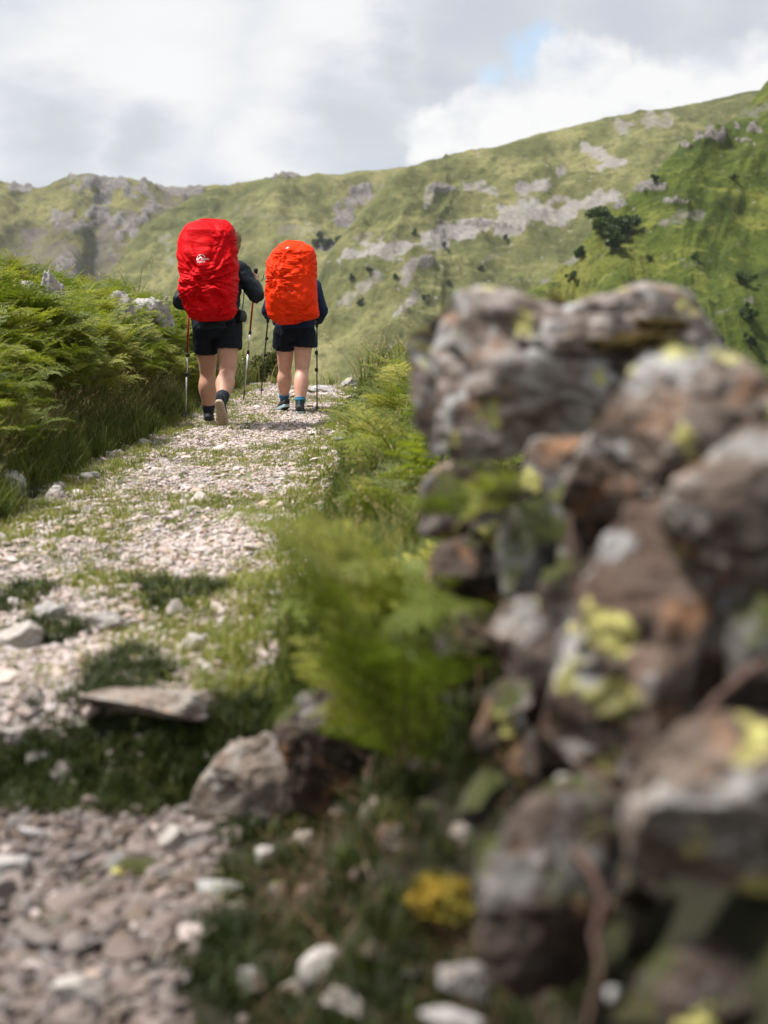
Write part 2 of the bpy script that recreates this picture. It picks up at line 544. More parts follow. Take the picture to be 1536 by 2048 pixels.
def Gz(x, y):
    """height of the ground"""
    x = np.atleast_1d(np.asarray(x, float))
    y = np.broadcast_to(np.asarray(y, float), x.shape)
    p = P3(x, y)
    z = -0.20 * (1 - sstep(3.42, 3.66, y + 0.07 * fbm(P3(x * 2.2, 3.0), 2)))
    dr = 0.05 * np.maximum(0, y - 19.3 + 0.4 * fbm(P3(x, 2), 2)) ** 1.3
    z = z - 36 * (1 - np.exp(-dr / 36))
    u = np.maximum(0, XL - 0.03 - x + edge_wob(y, 3))
    bank = 1.05 * (1 - np.exp(-(u ** 1.25) / 0.78))
    bank = bank * (1 - sstep(18, 30, y)) + 0.10 * fbm(p * 1.1, 3) * sstep(0, 0.6, u)
    far_side = sstep(9, 60, np.abs(x))
    z = z + bank * (1 - far_side) + fbm(p * 0.04, 4, seed=5) * 1.2 * sstep(6, 40, np.abs(x)) - 9 * sstep(1.3, 14, x) * (1 - sstep(20, 60, y))
    v = np.maximum(0, x - XR + edge_wob(y, 5))
    z = z + 0.16 * (1 - np.exp(-v / 0.35)) * (1 - sstep(18, 25, y)) * sstep(3.3, 4.4, y)
    start = 0.03 - 0.20 * sstep(1.95, 2.35, y)
    mound = np.clip(1.45 * (x - start), 0, 0.78) * (1 - sstep(2.7, 3.5, y)) * sstep(-3, -0.2, y)
    mound = mound * (1 - sstep(1.2, 2.5, x))
    z = z + mound
    inpath = sstep(XL - 0.1, XL + 0.2, x) * (1 - sstep(XR - 0.2, XR + 0.1, x))
    z = z + fbm(p * 2.0, 4) * 0.025 + fbm(p * 9, 3) * 0.008 - 0.03 * inpath * (1 - np.abs((x + 1.13) / 0.8)) * 0.5
    return z


def path_mask(x, y):
    x = np.asarray(x, float)
    l = XL + edge_wob(y, 3) + fbm(P3(x * 6, np.asarray(y) * 6), 3) * 0.05
    r = XR + edge_wob(y, 5) + fbm(P3(x * 6, np.asarray(y) * 6 + 9), 3) * 0.05
    riser = (y > 3.42) & (y < 3.63) & (np.abs(x + 1.05) < 3)
    lower = (y < 3.45)
    r = np.where(lower, r + 0.06, r)
    return (x > l) & (x < r) & ~riser & (y < 27)


def axis(parts):
    out = []
    for a, b_, s0, s1 in parts:
        q = a
        while q < b_:
            out.append(q)
            f = (q - a) / (b_ - a)
            q += s0 + (s1 - s0) * f
    out.append(parts[-1][1])
    return np.array(out)


xs = np.concatenate([-axis([(4.0, 12, 0.1, 0.8), (12, 1380, 1.2, 60)])[::-1], axis([(-3.95, 1.8, 0.035, 0.035)]), axis([(1.9, 12, 0.1, 0.8), (12, 1380, 1.2, 60)])])
ys = np.concatenate([axis([(-60, -2, 8, 0.8)]), axis([(-1.5, 1.6, 0.15, 0.06), (1.65, 7, 0.028, 0.05), (7, 24, 0.055, 0.14)]), axis([(24.2, 60, 0.3, 2), (62, 1450, 2.5, 70)])])
xs = np.unique(np.round(xs, 4))
ys = np.unique(np.round(ys, 4))
GX, GY = np.meshgrid(xs, ys)
gx, gy = GX.ravel(), GY.ravel()
gz = Gz(gx, gy)
nx, ny = len(xs), len(ys)
ii, jj = np.meshgrid(np.arange(nx - 1), np.arange(ny - 1))
q0 = (jj * nx + ii).ravel()
quads = np.stack([q0, q0 + 1, q0 + nx + 1, q0 + nx], 1)
cx = gx[quads].mean(1)
cy = gy[quads].mean(1)
pm = path_mask(cx, cy)


def sub_mesh(name, qs, mat):
    used, inv = np.unique(qs.ravel(), return_inverse=True)
    v = np.stack([gx[used], gy[used], gz[used]], 1)
    return mesh_from(name, v, inv.reshape(-1, 4), mat)


ground = link('ground', sub_mesh('ground', quads[~pm], M['ground']), kind='structure')
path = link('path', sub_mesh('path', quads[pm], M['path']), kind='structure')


def topix(v):
    """photograph pixel of world points (N,3)"""
    v = np.asarray(v, float)
    dy, dz = v[:, 1], v[:, 2] - ZC
    dep = dy * CP - dz * SP
    up = dy * SP + dz * CP
    return 768 + FPX * v[:, 0] / dep, 1024 - FPX * up / dep


def hill(name, ridge, zb, slope, mat, nx, ns, seed, amp, rockf, crags=(), scree=(), gully=0.5, back=0.35):
    gully = gully * 0.55
    pts = np.array([tuple(at(*r)) for r in ridge])
    seg = np.concatenate([[0], np.cumsum(np.linalg.norm(np.diff(pts, axis=0), axis=1))])
    u = np.linspace(0, seg[-1], nx)
    Rg = np.stack([np.interp(u, seg, pts[:, k]) for k in range(3)], 1)
    smooth = np.ones(5) / 5
    for k in range(3):
        pad = np.pad(Rg[:, k], 2, mode='edge')
        Rg[:, k] = np.convolve(pad, smooth, 'valid')
    s = np.concatenate([np.linspace(-back, 0, max(6, ns // 8))[:-1], np.linspace(0, 1, ns) ** 1.1])
    H = np.maximum(4, Rg[:, 2] - zb)
    L = H / math.tan(slope)
    S, UI = np.meshgrid(s, np.arange(nx), indexing='ij')
    UI = UI.ravel()
    S = S.ravel()
    Sp = np.maximum(S, 0)
    fall = np.where(S >= 0, 0.55 * Sp + 0.9 * Sp ** 1.6 - 0.45 * Sp ** 2.6, np.abs(S) * 0.6)
    dirx = -Rg[:, 0] / np.linalg.norm(Rg[:, :2], axis=1) * 0.6
    X = Rg[UI, 0] + S * L[UI] * dirx[UI]
    Y = Rg[UI, 1] - S * L[UI]
    Z = Rg[UI, 2] - fall * H[UI]
    p = np.stack([X, Y, Z], 1)
    # gullies and spurs run down the slope; rock steps run along it
    wp = 0.5 * fbm(np.stack([u[UI] / (amp * 9), S * 2.2, np.full_like(S, seed)], 1), 3, seed=seed + 4)
    g = ridged(np.stack([u[UI] / (amp * 7) + wp + 0.8 * S, S * 0.9 + wp, np.full_like(S, seed)], 1), 4, 0.5, seed)
    w_in = sstep(0.0, 0.12, np.abs(S))
    Z = Z + amp * gully * g * w_in + amp * 0.7 * fbm(p / (amp * 5), 5, 0.55, seed=seed) * (0.22 + 0.78 * w_in)
    fine = ridged(np.stack([X, Y, Z * 2.0], 1) / (amp * 1.6), 4, 0.6, seed + 3)
    P = np.stack([X, Y, Z], 1)
    px, py = topix(P)
    crag = np.clip(sstep(0.35, 1.1, fbm(np.stack([X, Y, Z * 2.2], 1) / (amp * 3.2), 4, 0.6, seed=seed + 9)), 0, 1) * rockf
    for (a, b_, rx, ry) in crags:
        wv = fbm(np.stack([px / 16, py / 16, px * 0], 1), 3, seed=seed) * 0.6
        crag = np.maximum(crag, 1.0 * (1 - sstep(0.4, 1.15, np.sqrt(((px - a) / rx) ** 2 + ((py - b_) / ry) ** 2) + wv)))
    Z = Z + crag * amp * 0.16 * (0.3 + np.maximum(0, fine))
    Z = Z + amp * (0.015 if amp < 6 else 0.035) * fine
    rk = 0.55 * sstep(0.1, 1.0, fbm(np.stack([u[UI] / (amp * 3.0), S * 2.4, S * 0], 1), 5, 0.6, seed=seed + 21)) * rockf
    for (x0, y0, x1, y1, wd, k) in scree:
        tx = np.clip(((px - x0) * (x1 - x0) + (py - y0) * (y1 - y0)) / ((x1 - x0) ** 2 + (y1 - y0) ** 2), 0, 1)
        dd = np.hypot(px - x0 - tx * (x1 - x0), py - y0 - tx * (y1 - y0)) / wd
        dd = dd + 0.75 * fbm(np.stack([px / 26, py / 18, px * 0], 1), 4, 0.6, seed=seed + 2)
        rk = np.maximum(rk, k * (1 - sstep(0.35, 1.35, dd)))
    q0_ = (np.arange(len(s) - 1)[:, None] * nx + np.arange(nx - 1)[None]).ravel()
    faces = np.stack([q0_, q0_ + nx, q0_ + nx + 1, q0_ + 1], 1)
    me = mesh_from(name, np.stack([X, Y, Z], 1), faces, mat)
    attr(me, 'rock', rk)
    attr(me, 'crag', crag)
    return link(name, me, kind='structure')


left_crag = hill('hill', [(-420, 330, 1250), (-200, 330, 1280), (-60, 350, 1300), (0, 362, 1300), (50, 377, 1300), (90, 379, 1300), (125, 362, 1300), (160, 354, 1290), (188, 352, 1290), (206, 366, 1300),
    (222, 370, 1300), (245, 361, 1300), (268, 360, 1300), (292, 369, 1300), (330, 373, 1310), (380, 374, 1310), (430, 371, 1320), (520, 372, 1330), (640, 385, 1330), (800, 400, 1330)], -38, R(27), HM_L, 300, 130, 11, 17, 1.1,
    crags=[(190, 372, 80, 22), (275, 380, 70, 22), (370, 385, 80, 16), (200, 430, 40, 30), (40, 378, 40, 9), (360, 378, 60, 9), (110, 430, 50, 14), (215, 400, 45, 22), (150, 460, 40, 12), (270, 470, 40, 30), (320, 420, 40, 25)],
    scree=[(60, 470, 260, 440, 14, 0.8), (0, 520, 130, 500, 20, 0.6), (180, 520, 230, 470, 15, 0.7)], gully=0.7)
mid_left = hill('hill', [(120, 640, 930), (190, 600, 940), (222, 560, 950), (240, 520, 960), (275, 474, 975), (330, 425, 990), (385, 392, 1000), (430, 376, 1010), (470, 368, 1020), (520, 362, 1030), (560, 352, 1030), (590, 357, 1030), (620, 353, 1030), (650, 352, 1030),
    (740, 345, 1030), (810, 336, 1030), (900, 340, 1040), (1000, 350, 1060)], -38, R(27), HM_M, 280, 130, 23, 12, 0.4,
    crags=[(650, 495, 34, 12), (560, 356, 26, 6), (720, 400, 25, 30), (690, 440, 24, 45), (735, 385, 26, 30)], scree=[(330, 480, 345, 540, 10, 0.5), (480, 420, 560, 440, 12, 0.4), (560, 460, 640, 455, 14, 0.5)], gully=0.7)
mid_right = hill('hill', [(520, 700, 660), (575, 640, 670), (625, 575, 680), (660, 510, 695), (700, 452, 710), (745, 398, 725), (790, 350, 740), (815, 332, 748), (860, 320, 762), (900, 312, 780), (1000, 290, 800), (1080, 270, 810),
    (1120, 264, 815), (1180, 247, 820), (1280, 225, 830), (1330, 221, 835), (1380, 208, 840), (1470, 190, 850), (1536, 180, 860), (1700, 140, 880)], -38, R(30), HM_M, 360, 170, 37, 10, 0.34,
    crags=[(990, 455, 70, 9), (880, 380, 26, 12), (850, 530, 20, 10)],
    scree=[(700, 515, 880, 480, 16, 0.95), (860, 482, 1010, 440, 26, 1.0), (1000, 445, 1110, 420, 26, 1.0), (1100, 425, 1230, 395, 18, 0.9), (830, 520, 810, 560, 12, 0.8), (1040, 380, 1130, 350, 12, 0.85), (930, 370, 990, 385, 12, 0.7),
           (1170, 300, 1240, 330, 18, 0.8), (1240, 250, 1340, 240, 14, 0.6), (690, 600, 750, 560, 16, 0.6), (780, 640, 830, 590, 12, 0.8), (850, 410, 870, 370, 9, 0.6), (700, 480, 760, 470, 10, 0.5), (970, 520, 1000, 505, 12, 0.6)], gully=0.45)
near_right = hill('hill', [(960, 680, 282), (1010, 630, 284), (1060, 580, 287), (1110, 545, 290), (1150, 505, 294), (1200, 446, 299), (1240, 405, 303), (1290, 368, 309), (1330, 325, 315), (1370, 292, 322), (1420, 258, 330), (1460, 240, 335),
    (1500, 205, 340), (1530, 170, 342), (1600, 110, 345), (1760, 20, 350), (2100, -60, 360)], -38, R(31), HM_R, 300, 170, 51, 5.0, 0.3,
    crags=[(1425, 275, 50, 14), (1375, 290, 26, 16), (1505, 260, 36, 10), (1290, 380, 50, 12), (1235, 415, 30, 14), (1350, 405, 40, 8), (1485, 285, 22, 6), (1180, 450, 20, 10)],
    scree=[(1060, 575, 1140, 515, 11, 0.9), (1400, 640, 1500, 600, 8, 0.5), (1330, 440, 1400, 425, 12, 0.7), (1250, 640, 1330, 600, 7, 0.4), (1440, 230, 1530, 215, 14, 0.6), (1360, 530, 1440, 520, 7, 0.5)], gully=0.8)

# thin summer haze filling the valley
m = bpy.data.materials.new('haze')
m.use_nodes = True
t = NT(m.node_tree)
t.n.clear()
vo = t.add('ShaderNodeVolumePrincipled')
vo.inputs['Color'].default_value = (0.90, 0.94, 1.0, 1)
vo.inputs['Density'].default_value = 0.00006
vo.inputs['Anisotropy'].default_value = 0.2
mo_ = t.add('ShaderNodeOutputMaterial')
t.l.new(vo.outputs[0], mo_.inputs['Volume'])
zlo = min(float(min(v.co.z for v in o.data.vertices)) for o in (ground, path, left_crag, mid_left, mid_right, near_right)) - 1.0
zhi = max(float(max(v.co.z for v in o.data.vertices)) for o in (left_crag, mid_left, mid_right, near_right)) + 12.0
HX, HY0, HY1 = 1500, -120, 1560
hv = [(x_, y_, z_) for z_ in (zlo, zhi) for x_, y_ in ((-HX, HY0), (HX, HY0), (HX, HY1), (-HX, HY1))]
haze = link('haze', mesh_from('haze', hv, [(3, 2, 1, 0), (4, 5, 6, 7), (0, 1, 5, 4), (1, 2, 6, 5), (2, 3, 7, 6), (3, 0, 4, 7)], m, False), kind='stuff')

# ------------------------------------------------------------------ rocks
def ico(sub):
    bm = bmesh.new()
    bmesh.ops.create_icosphere(bm, subdivisions=sub, radius=1.0)
    v = np.array([q.co[:] for q in bm.verts])
    f = np.array([[q.index for q in fc.verts] for fc in bm.faces])
    bm.free()
    return v, f


ICO = {k: ico(k) for k in (2, 3, 4, 5, 6)}


def rock_mesh(name, size, seed, sub=5, cuts=14, boxy=0.5, rough=0.06, mat=None, strata=0.0, smooth=True):
    """a stone: a ball squared up, cut by random planes into facets, then weathered"""
    r = np.random.default_rng(seed)
    v, f = ICO[sub]
    v = v.copy()
    # towards a box
    mx = np.abs(v).max(1, keepdims=True)
    v = v * (1 - boxy) + v / mx * 0.86 * boxy
    for k in range(cuts):
        n = r.normal(size=3)
        n /= np.linalg.norm(n)
        d = r.uniform(0.58, 0.92)
        h = v @ n - d
        v = v - np.outer(np.maximum(h, 0) * 0.93, n)
    nrm = v / np.linalg.norm(v, axis=1, keepdims=True)
    o = r.uniform(0, 50, 3)
    dsp = fbm(v * 1.6 + o, 4, 0.55) * rough * 1.3 + ridged(v * 3.4 + o, 4, 0.6) * rough * 0.40
    if strata:
        tilt = np.array([r.normal() * 0.25, r.normal() * 0.25, 1.0])
        q = (v @ tilt) * 7 + fbm(v * 2 + o, 3) * 1.2
        dsp = dsp + strata * (np.abs(((q % 1) - 0.5)) - 0.25)
    if sub >= 5:
        dsp = dsp + fbm(v * 13 + o, 4, 0.62) * rough * 0.26
    v = v + nrm * dsp[:, None]
    v = v * (np.asarray(size) / 2)
    return mesh_from(name, v, f, mat, smooth)


# ---- the tumbled stone wall on the right
wall = empty('stone_wall', (0.42, 1.9, 0.1))
tag(wall, 'tumbled dry stone wall of lichen covered boulders heaped along the right of the path', 'wall')
WALL_INV = Matrix.Translation(-wall.location)


def wall_stone(px, py, d, size, rot, mat, seed, label=None, name='stone', **kw):
    p = at(px, py, d)
    me = rock_mesh('wall_stone', size, seed, mat=mat, **kw)
    o = link(name, me, wall, p - wall.location, tuple(R(a) for a in rot))
    if label:
        o['label'] = label
    return o


def hewn(outline, d, depth, seed, mat, label=None, name='stone', cuts=7, rough=0.035, sub=6, parent=None, box=0.45, tip=0.35):
    cuts = cuts + 5
    """a boulder with the profile of an outline (photograph pixels at distance d), a real depth, bevelled facets and weathering"""
    r = np.random.default_rng(seed)
    O = np.array(outline, float)
    lo, hi = O.min(0), O.max(0)
    cpx = (lo + hi) / 2
    c = at(cpx[0], cpx[1], d)
    k = d / FPX
    Q = (O - cpx) * np.array([k, -k]) * (1.02 if len(O) > 20 or parent else 1.10)
    a_ = np.arctan2(Q[:, 1], Q[:, 0])
    # radius of the star shaped outline for every direction
    th = np.linspace(-np.pi, np.pi, 361)
    rad = np.zeros_like(th)
    for i in range(len(Q)):
        p, q = Q[i], Q[(i + 1) % len(Q)]
        ex, ez = q - p
        den = np.cos(th) * ez - np.sin(th) * ex
        den = np.where(np.abs(den) < 1e-9, 1e-9, den)
        tt = (p[0] * ez - p[1] * ex) / den
        uu = (p[0] * np.sin(th) - p[1] * np.cos(th)) / den
        ok = (tt > 0) & (uu >= -1e-6) & (uu <= 1 + 1e-6)
        rad = np.where(ok & (tt > rad), tt, rad)
    kr = np.ones(9) / 9
    rad = np.convolve(np.concatenate([rad[-5:-1], rad, rad[1:5]]), kr, 'valid')
    v, f = ICO[sub]
    ang = np.arctan2(v[:, 2], v[:, 0])
    rho = np.hypot(v[:, 0], v[:, 2])
    R_ = np.interp(ang, th, rad)
    mean = rad.mean()
    g = rho ** box
    P = np.stack([np.cos(ang) * R_ * g, np.sign(v[:, 1]) * np.abs(v[:, 1]) ** 0.85 * depth / 2, np.sin(ang) * R_ * g], 1)
    P[:, 1] += tip * P[:, 2] * 0.6           # the face leans back
    U = P / np.array([mean, depth / 2, mean])
    for i in range(cuts):
        n = np.array([r.normal() * 0.55, -1.0 if i < cuts * 0.75 else 1.0, r.normal() * 0.5 + 0.25])
        n /= np.linalg.norm(n)
        h = U @ n - r.uniform(0.42, 0.80)
        U = U - np.outer(np.maximum(h, 0) * 0.97, n)
    P = U * np.array([mean, depth / 2, mean])
    nr = U / np.linalg.norm(U, axis=1, keepdims=True)
    o = r.uniform(0, 50, 3)
    dsp = (fbm(P / mean * 1.7 + o, 4, 0.5) * 0.9 + ridged(P / mean * 2.6 + o, 3, 0.5) * 0.35) * rough * mean * 2.9
    crack = ridged(P / mean * np.array([1.6, 1.6, 2.4]) + o + 9, 3, 0.45)
    dsp = dsp - np.clip(crack - 0.95, 0, 1) * mean * 0.22
    dsp = dsp + fbm(P / mean * 9 + o, 4, 0.55) * mean * 0.013
    P = P + nr * dsp[:, None]
    for ax_ in (0, 1):          # keep the size of the outline
        j = (0, 2)[ax_]
        q0_, q1_ = (Q[:, ax_].min(), Q[:, ax_].max())
        a0, a1 = P[:, j].min(), P[:, j].max()
        P[:, j] = q0_ + (P[:, j] - a0) / (a1 - a0) * (q1_ - q0_)
    me = mesh_from(name, P, f, mat)
    ob = link(name, me, wall if parent is None else None, (c - wall.location) if parent is None else c)
    if label and parent is None:
        ob['label'] = label
    return ob


cap = hewn([(820, 885), (822, 800), (832, 690), (850, 640), (905, 597), (960, 578), (1010, 572), (1080, 588), (1140, 602), (1190, 588), (1240, 572), (1320, 565), (1390, 570), (1435, 612), (1470, 680), (1487, 740), (1470, 800), (1380, 850), (1250, 870), (1150, 880), (1090, 880), (1000, 905), (920, 918), (860, 905)],
           2.62, 0.50, 5, ROCK_CAP, 'huge weathered capstone with pale lichen and a mossy top', 'capstone', cuts=9, tip=0.45)
hewn([(1210, 880), (1205, 820), (1235, 760), (1290, 715), (1370, 700), (1450, 715), (1520, 760), (1580, 840), (1590, 930), (1540, 990), (1440, 1010), (1360, 1000), (1290, 960), (1240, 920)], 1.98, 0.30, 12, ROCK_LICHEN, 'rounded boulder with a pale green grey lichen top')
hewn([(1130, 1010), (1150, 940), (1165, 890), (1190, 872), (1230, 890), (1275, 930), (1310, 985), (1300, 1030), (1230, 1045), (1160, 1040)], 2.2, 0.2, 13, ROCK, 'small triangular stone wedged under the capstone', sub=5)
hewn([(1060, 905), (1075, 880), (1130, 872), (1195, 882), (1185, 930), (1120, 948), (1080, 935)], 2.32, 0.16, 131, ROCK, sub=5)
hewn([(1330, 1010), (1340, 950), (1400, 890), (1480, 860), (1560, 870), (1620, 930), (1620, 1080), (1560, 1150), (1450, 1130), (1380, 1070)], 1.84, 0.26, 14, ROCK_STAIN, 'grey stone with an orange stain')
hewn([(1110, 1540), (1105, 1450), (1140, 1350), (1180, 1220), (1215, 1100), (1240, 1035), (1320, 1025), (1400, 1025), (1440, 1090), (1490, 1180), (1520, 1270), (1500, 1330), (1420, 1420), (1350, 1500), (1290, 1570), (1200, 1580)], 1.92, 0.27, 15, ROCK_SLAB, 'tall leaning slab with yellow lichen spots', tip=0.6)
hewn([(1000, 1175), (995, 1090), (1010, 1020), (1060, 995), (1120, 1000), (1150, 1040), (1150, 1120), (1140, 1190), (1070, 1200)], 2.42, 0.2, 16, ROCK_MOSS, 'dark stone with moss on top', sub=5)
hewn([(975, 1320), (985, 1260), (1020, 1210), (1070, 1200), (1110, 1225), (1115, 1280), (1080, 1320), (1030, 1330)], 2.28, 0.15, 17, ROCK, 'small brown stone below the mossy topped stone', sub=5)
hewn([(1275, 1720), (1270, 1640), (1300, 1560), (1350, 1490), (1430, 1450), (1520, 1440), (1620, 1470), (1660, 1600), (1620, 1730), (1500, 1760), (1380, 1750)], 1.52, 0.24, 18, ROCK_LICHEN, 'rounded grey boulder with big yellow lichen patches', tip=0.7)
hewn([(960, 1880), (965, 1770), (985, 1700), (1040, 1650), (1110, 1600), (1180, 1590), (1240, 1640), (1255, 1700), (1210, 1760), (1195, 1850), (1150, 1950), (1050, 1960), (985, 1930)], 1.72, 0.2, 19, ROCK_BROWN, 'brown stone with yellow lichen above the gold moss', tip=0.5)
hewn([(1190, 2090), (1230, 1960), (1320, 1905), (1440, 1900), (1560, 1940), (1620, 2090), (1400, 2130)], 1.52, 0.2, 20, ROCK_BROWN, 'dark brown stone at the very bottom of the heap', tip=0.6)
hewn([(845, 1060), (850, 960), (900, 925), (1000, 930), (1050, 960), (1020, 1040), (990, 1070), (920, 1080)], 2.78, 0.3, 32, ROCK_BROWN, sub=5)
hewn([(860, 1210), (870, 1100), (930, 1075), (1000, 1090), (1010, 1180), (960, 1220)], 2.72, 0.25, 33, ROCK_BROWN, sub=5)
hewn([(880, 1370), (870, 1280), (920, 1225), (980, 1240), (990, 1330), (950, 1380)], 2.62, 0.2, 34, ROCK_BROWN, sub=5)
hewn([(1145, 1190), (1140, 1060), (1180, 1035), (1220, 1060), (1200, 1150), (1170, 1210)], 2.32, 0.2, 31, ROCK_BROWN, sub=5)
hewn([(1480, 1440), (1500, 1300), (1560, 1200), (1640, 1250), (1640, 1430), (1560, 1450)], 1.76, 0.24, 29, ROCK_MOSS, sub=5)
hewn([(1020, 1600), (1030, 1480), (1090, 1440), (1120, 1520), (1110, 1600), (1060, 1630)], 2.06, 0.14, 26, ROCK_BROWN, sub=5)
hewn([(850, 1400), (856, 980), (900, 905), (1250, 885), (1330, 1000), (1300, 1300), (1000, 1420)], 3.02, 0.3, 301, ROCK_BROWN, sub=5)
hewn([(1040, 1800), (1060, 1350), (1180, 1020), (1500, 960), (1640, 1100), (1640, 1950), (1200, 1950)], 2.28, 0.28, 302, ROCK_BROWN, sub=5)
wall_stone(935, 1965, 1.9, (0.075, 0.09, 0.055), (0, 12, 20), ROCK_GREY, 23, sub=5, cuts=12, boxy=0.3)
wall_stone(905, 2040, 1.85, (0.05, 0.09, 0.04), (0, 12, 70), ROCK_GREY, 24, sub=5, cuts=12, boxy=0.3)
wall_stone(1165, 1600, 1.9, (0.09, 0.12, 0.06), (0, 5, 0), ROCK, 25, sub=5, cuts=12, boxy=0.3)
wall_stone(1010, 1430, 2.2, (0.08, 0.14, 0.13), (10, 38, 0), ROCK_BROWN, 27, sub=5, cuts=12, boxy=0.4)
wall_stone(965, 1590, 2.15, (0.05, 0.12, 0.10), (10, 40, 0), ROCK_MOSS, 28, sub=5, cuts=12, boxy=0.4)
wall_stone(1255, 2010, 1.62, (0.05, 0.06, 0.035), (0, 10, 40), ROCK_GREY, 281, sub=5, cuts=12, boxy=0.4)
# filling of small stones deep in the joints
r = np.random.default_rng(40)
fill = [rock_mesh('fill_stone', (1, 1, 0.8), 400 + k, sub=4, cuts=16, boxy=0.4, rough=0.09, mat=[ROCK_BROWN, ROCK_MOSS][k % 2]) for k in range(6)]
for k in range(70):
    y = r.uniform(1.0, 3.2)
    x = r.uniform(0.12, 0.72)
    z = float(Gz(x, y)[0])
    o = link('stone', fill[k % 6], wall, Vector((x, y, z + 0.015)) - wall.location, tuple(r.uniform(0, 6.28, 3)))
    sc = r.uniform(0.05, 0.11)
    o.scale = (sc, sc * r.uniform(0.8, 1.2), sc * r.uniform(0.6, 1))


def moss_mesh(name, size, seed, mat):
    v, f = ICO[5]
    v = v.copy()
    o = np.random.default_rng(seed).uniform(0, 30, 3)
    v[:, 2] = np.maximum(v[:, 2], -0.25)
    v = v * (1 + 0.26 * fbm(v * 1.8 + o, 4)[:, None] + 0.10 * fbm(v * 15 + o, 3, 0.7)[:, None])
    return mesh_from(name, v * np.asarray(size) / 2, f, mat)


M['moss_dark'] = simple('moss_dark', (0.050, 0.036, 0.013), 0.95, var=0.5, scale=60, bump=1, spec=0.05)
M['moss_green'] = simple('moss_green', (0.075, 0.095, 0.014), 0.95, var=0.5, scale=50, bump=1, spec=0.05)
M['moss_gold'] = leaf_mat('moss_gold', [(0.30, (0.10, 0.105, 0.014)), (0.44, (0.30, 0.19, 0.022)), (0.60, (0.46, 0.24, 0.028))], 0.15, 0.8, 14)


def drop_on(tree, x, y, z0=5.0):
    h = tree.ray_cast(Vector((x, y, z0)), Vector((0, 0, -1)))
    return h[0]


def bvh_of(objs):
    vs_, fs_ = [], []
    for o in objs:
        mw = o.matrix_world
        k = len(vs_)
        vs_ += [mw @ q.co for q in o.data.vertices]
        fs_ += [[i + k for i in p.vertices] for p in o.data.polygons]
    return BVHTree.FromPolygons(vs_, fs_)


bpy.context.view_layer.update()
cap_tree = bvh_of([cap])
for (px, py, d, sz) in [(1255, 580, 2.55, (0.17, 0.12, 0.045)), (1320, 578, 2.6, (0.10, 0.10, 0.04)), (1195, 610, 2.48, (0.085, 0.09, 0.04)), (1265, 640, 2.4, (0.09, 0.06, 0.03)), (1110, 592, 2.7, (0.06, 0.07, 0.022))]:
    p = at(px, py, d)
    hit = drop_on(cap_tree, p.x, p.y)
    if hit is None:
        continue
    mo = link('moss', moss_mesh('moss', sz, int(px), M['moss_dark']), cap)
    mo.matrix_parent_inverse = cap.matrix_world.inverted()
    mo.location = hit + Vector((0, 0, 0.004))
    mo['kind'] = 'stuff'

# ---- single loose stones with a look of their own


def on_ground(px, py):
    """where the ray of a pixel first meets the ground"""
    dv = pixdir(px, py)
    o = Vector((0, 0, ZC))
    a = 1.0
    prev = 0.5
    while a < 60:
        q = o + dv * a
        if q.z < float(Gz(q.x, q.y)[0]):
            lo, hi = prev, a
            for _ in range(14):
                m_ = (lo + hi) / 2
                q = o + dv * m_
                if q.z < float(Gz(q.x, q.y)[0]):
                    hi = m_
                else:
                    lo = m_
            return o + dv * hi
        prev = a
        a += 0.05 if a < 8 else 0.12
    return o + dv * a


def loose(name, px, py, wpx, hpx, mat, seed, label, yaw=0, tilt=0, depthf=1.0, cat='stone', group=None, z_in=0.32, **kw):
    """a stone whose foot stands at a pixel of the photograph, wpx by hpx pixels large there"""
    g = on_ground(px, py)
    d = (g - Vector((0, 0, ZC))).length
    s = d / FPX
    size = (wpx * s, wpx * s * depthf, hpx * s * 1.1)
    kw.setdefault('sub', 5)
    o = link(name, rock_mesh(name, size, seed, mat=mat, **kw), None, g + Vector((0, size[1] * 0.3, size[2] * (0.5 - z_in))), (R(tilt) * 0.3, R(tilt), R(yaw)))
    return tag(o, label, cat, group)


loose('stone', 112, 1008, 50, 46, ROCK_PALE, 61, 'pale cream stone standing at the left edge of the path', 20, 10, boxy=0.6)
loose('boulder', 12, 985, 70, 66, ROCK_GREY, 62, 'dark grey boulder half sunk in the grass of the left bank', 30, 0, cat='boulder')
tag(hewn([(148, 1408), (170, 1390), (300, 1384), (430, 1382), (492, 1388), (490, 1412), (440, 1436), (300, 1440), (180, 1436)], 3.68, 0.22, 63, ROCK_TAN, None, 'stone_slab', 4, rough=0.05, parent=1, tip=0.9), 'long flat slab forming the edge of the step across the path', 'slab')
tag(hewn([(380, 1625), (395, 1575), (450, 1520), (520, 1482), (590, 1458), (615, 1490), (632, 1555), (600, 1612), (520, 1640), (420, 1655)], 3.42, 0.22, 642, ROCK_TAN, None, 'boulder', 5, parent=1, tip=0.6), 'brown boulder with a rounded pale front beside the step', 'boulder')
tag(hewn([(545, 1480), (620, 1420), (690, 1368), (745, 1352), (770, 1400), (750, 1490), (700, 1570), (650, 1640), (600, 1620), (570, 1540)], 3.28, 0.26, 65, ROCK_BROWN, None, 'boulder', 5, parent=1, tip=0.3), 'dark angular boulder behind the pale fronted boulder by the step', 'boulder')
loose('stone', 700, 1530, 110, 70, ROCK_GREY, 66, 'small tan stone leaning on the dark boulder under the ferns', 10, -25)
loose('stone', 752, 1660, 80, 80, ROCK_TAN, 67, 'upright tan stone in the dark grass below the ferns', 10, 15, 0.7)
loose('stone', 650, 1955, 115, 70, ROCK_PALE, 68, 'smooth white pointed stone lying in moss', 8, -28, 0.6, boxy=0.1, cuts=4, rough=0.03)
loose('stone', 628, 1870, 52, 40, ROCK_PALE, 69, 'small cream stone behind the white pointed stone', 0, -10)
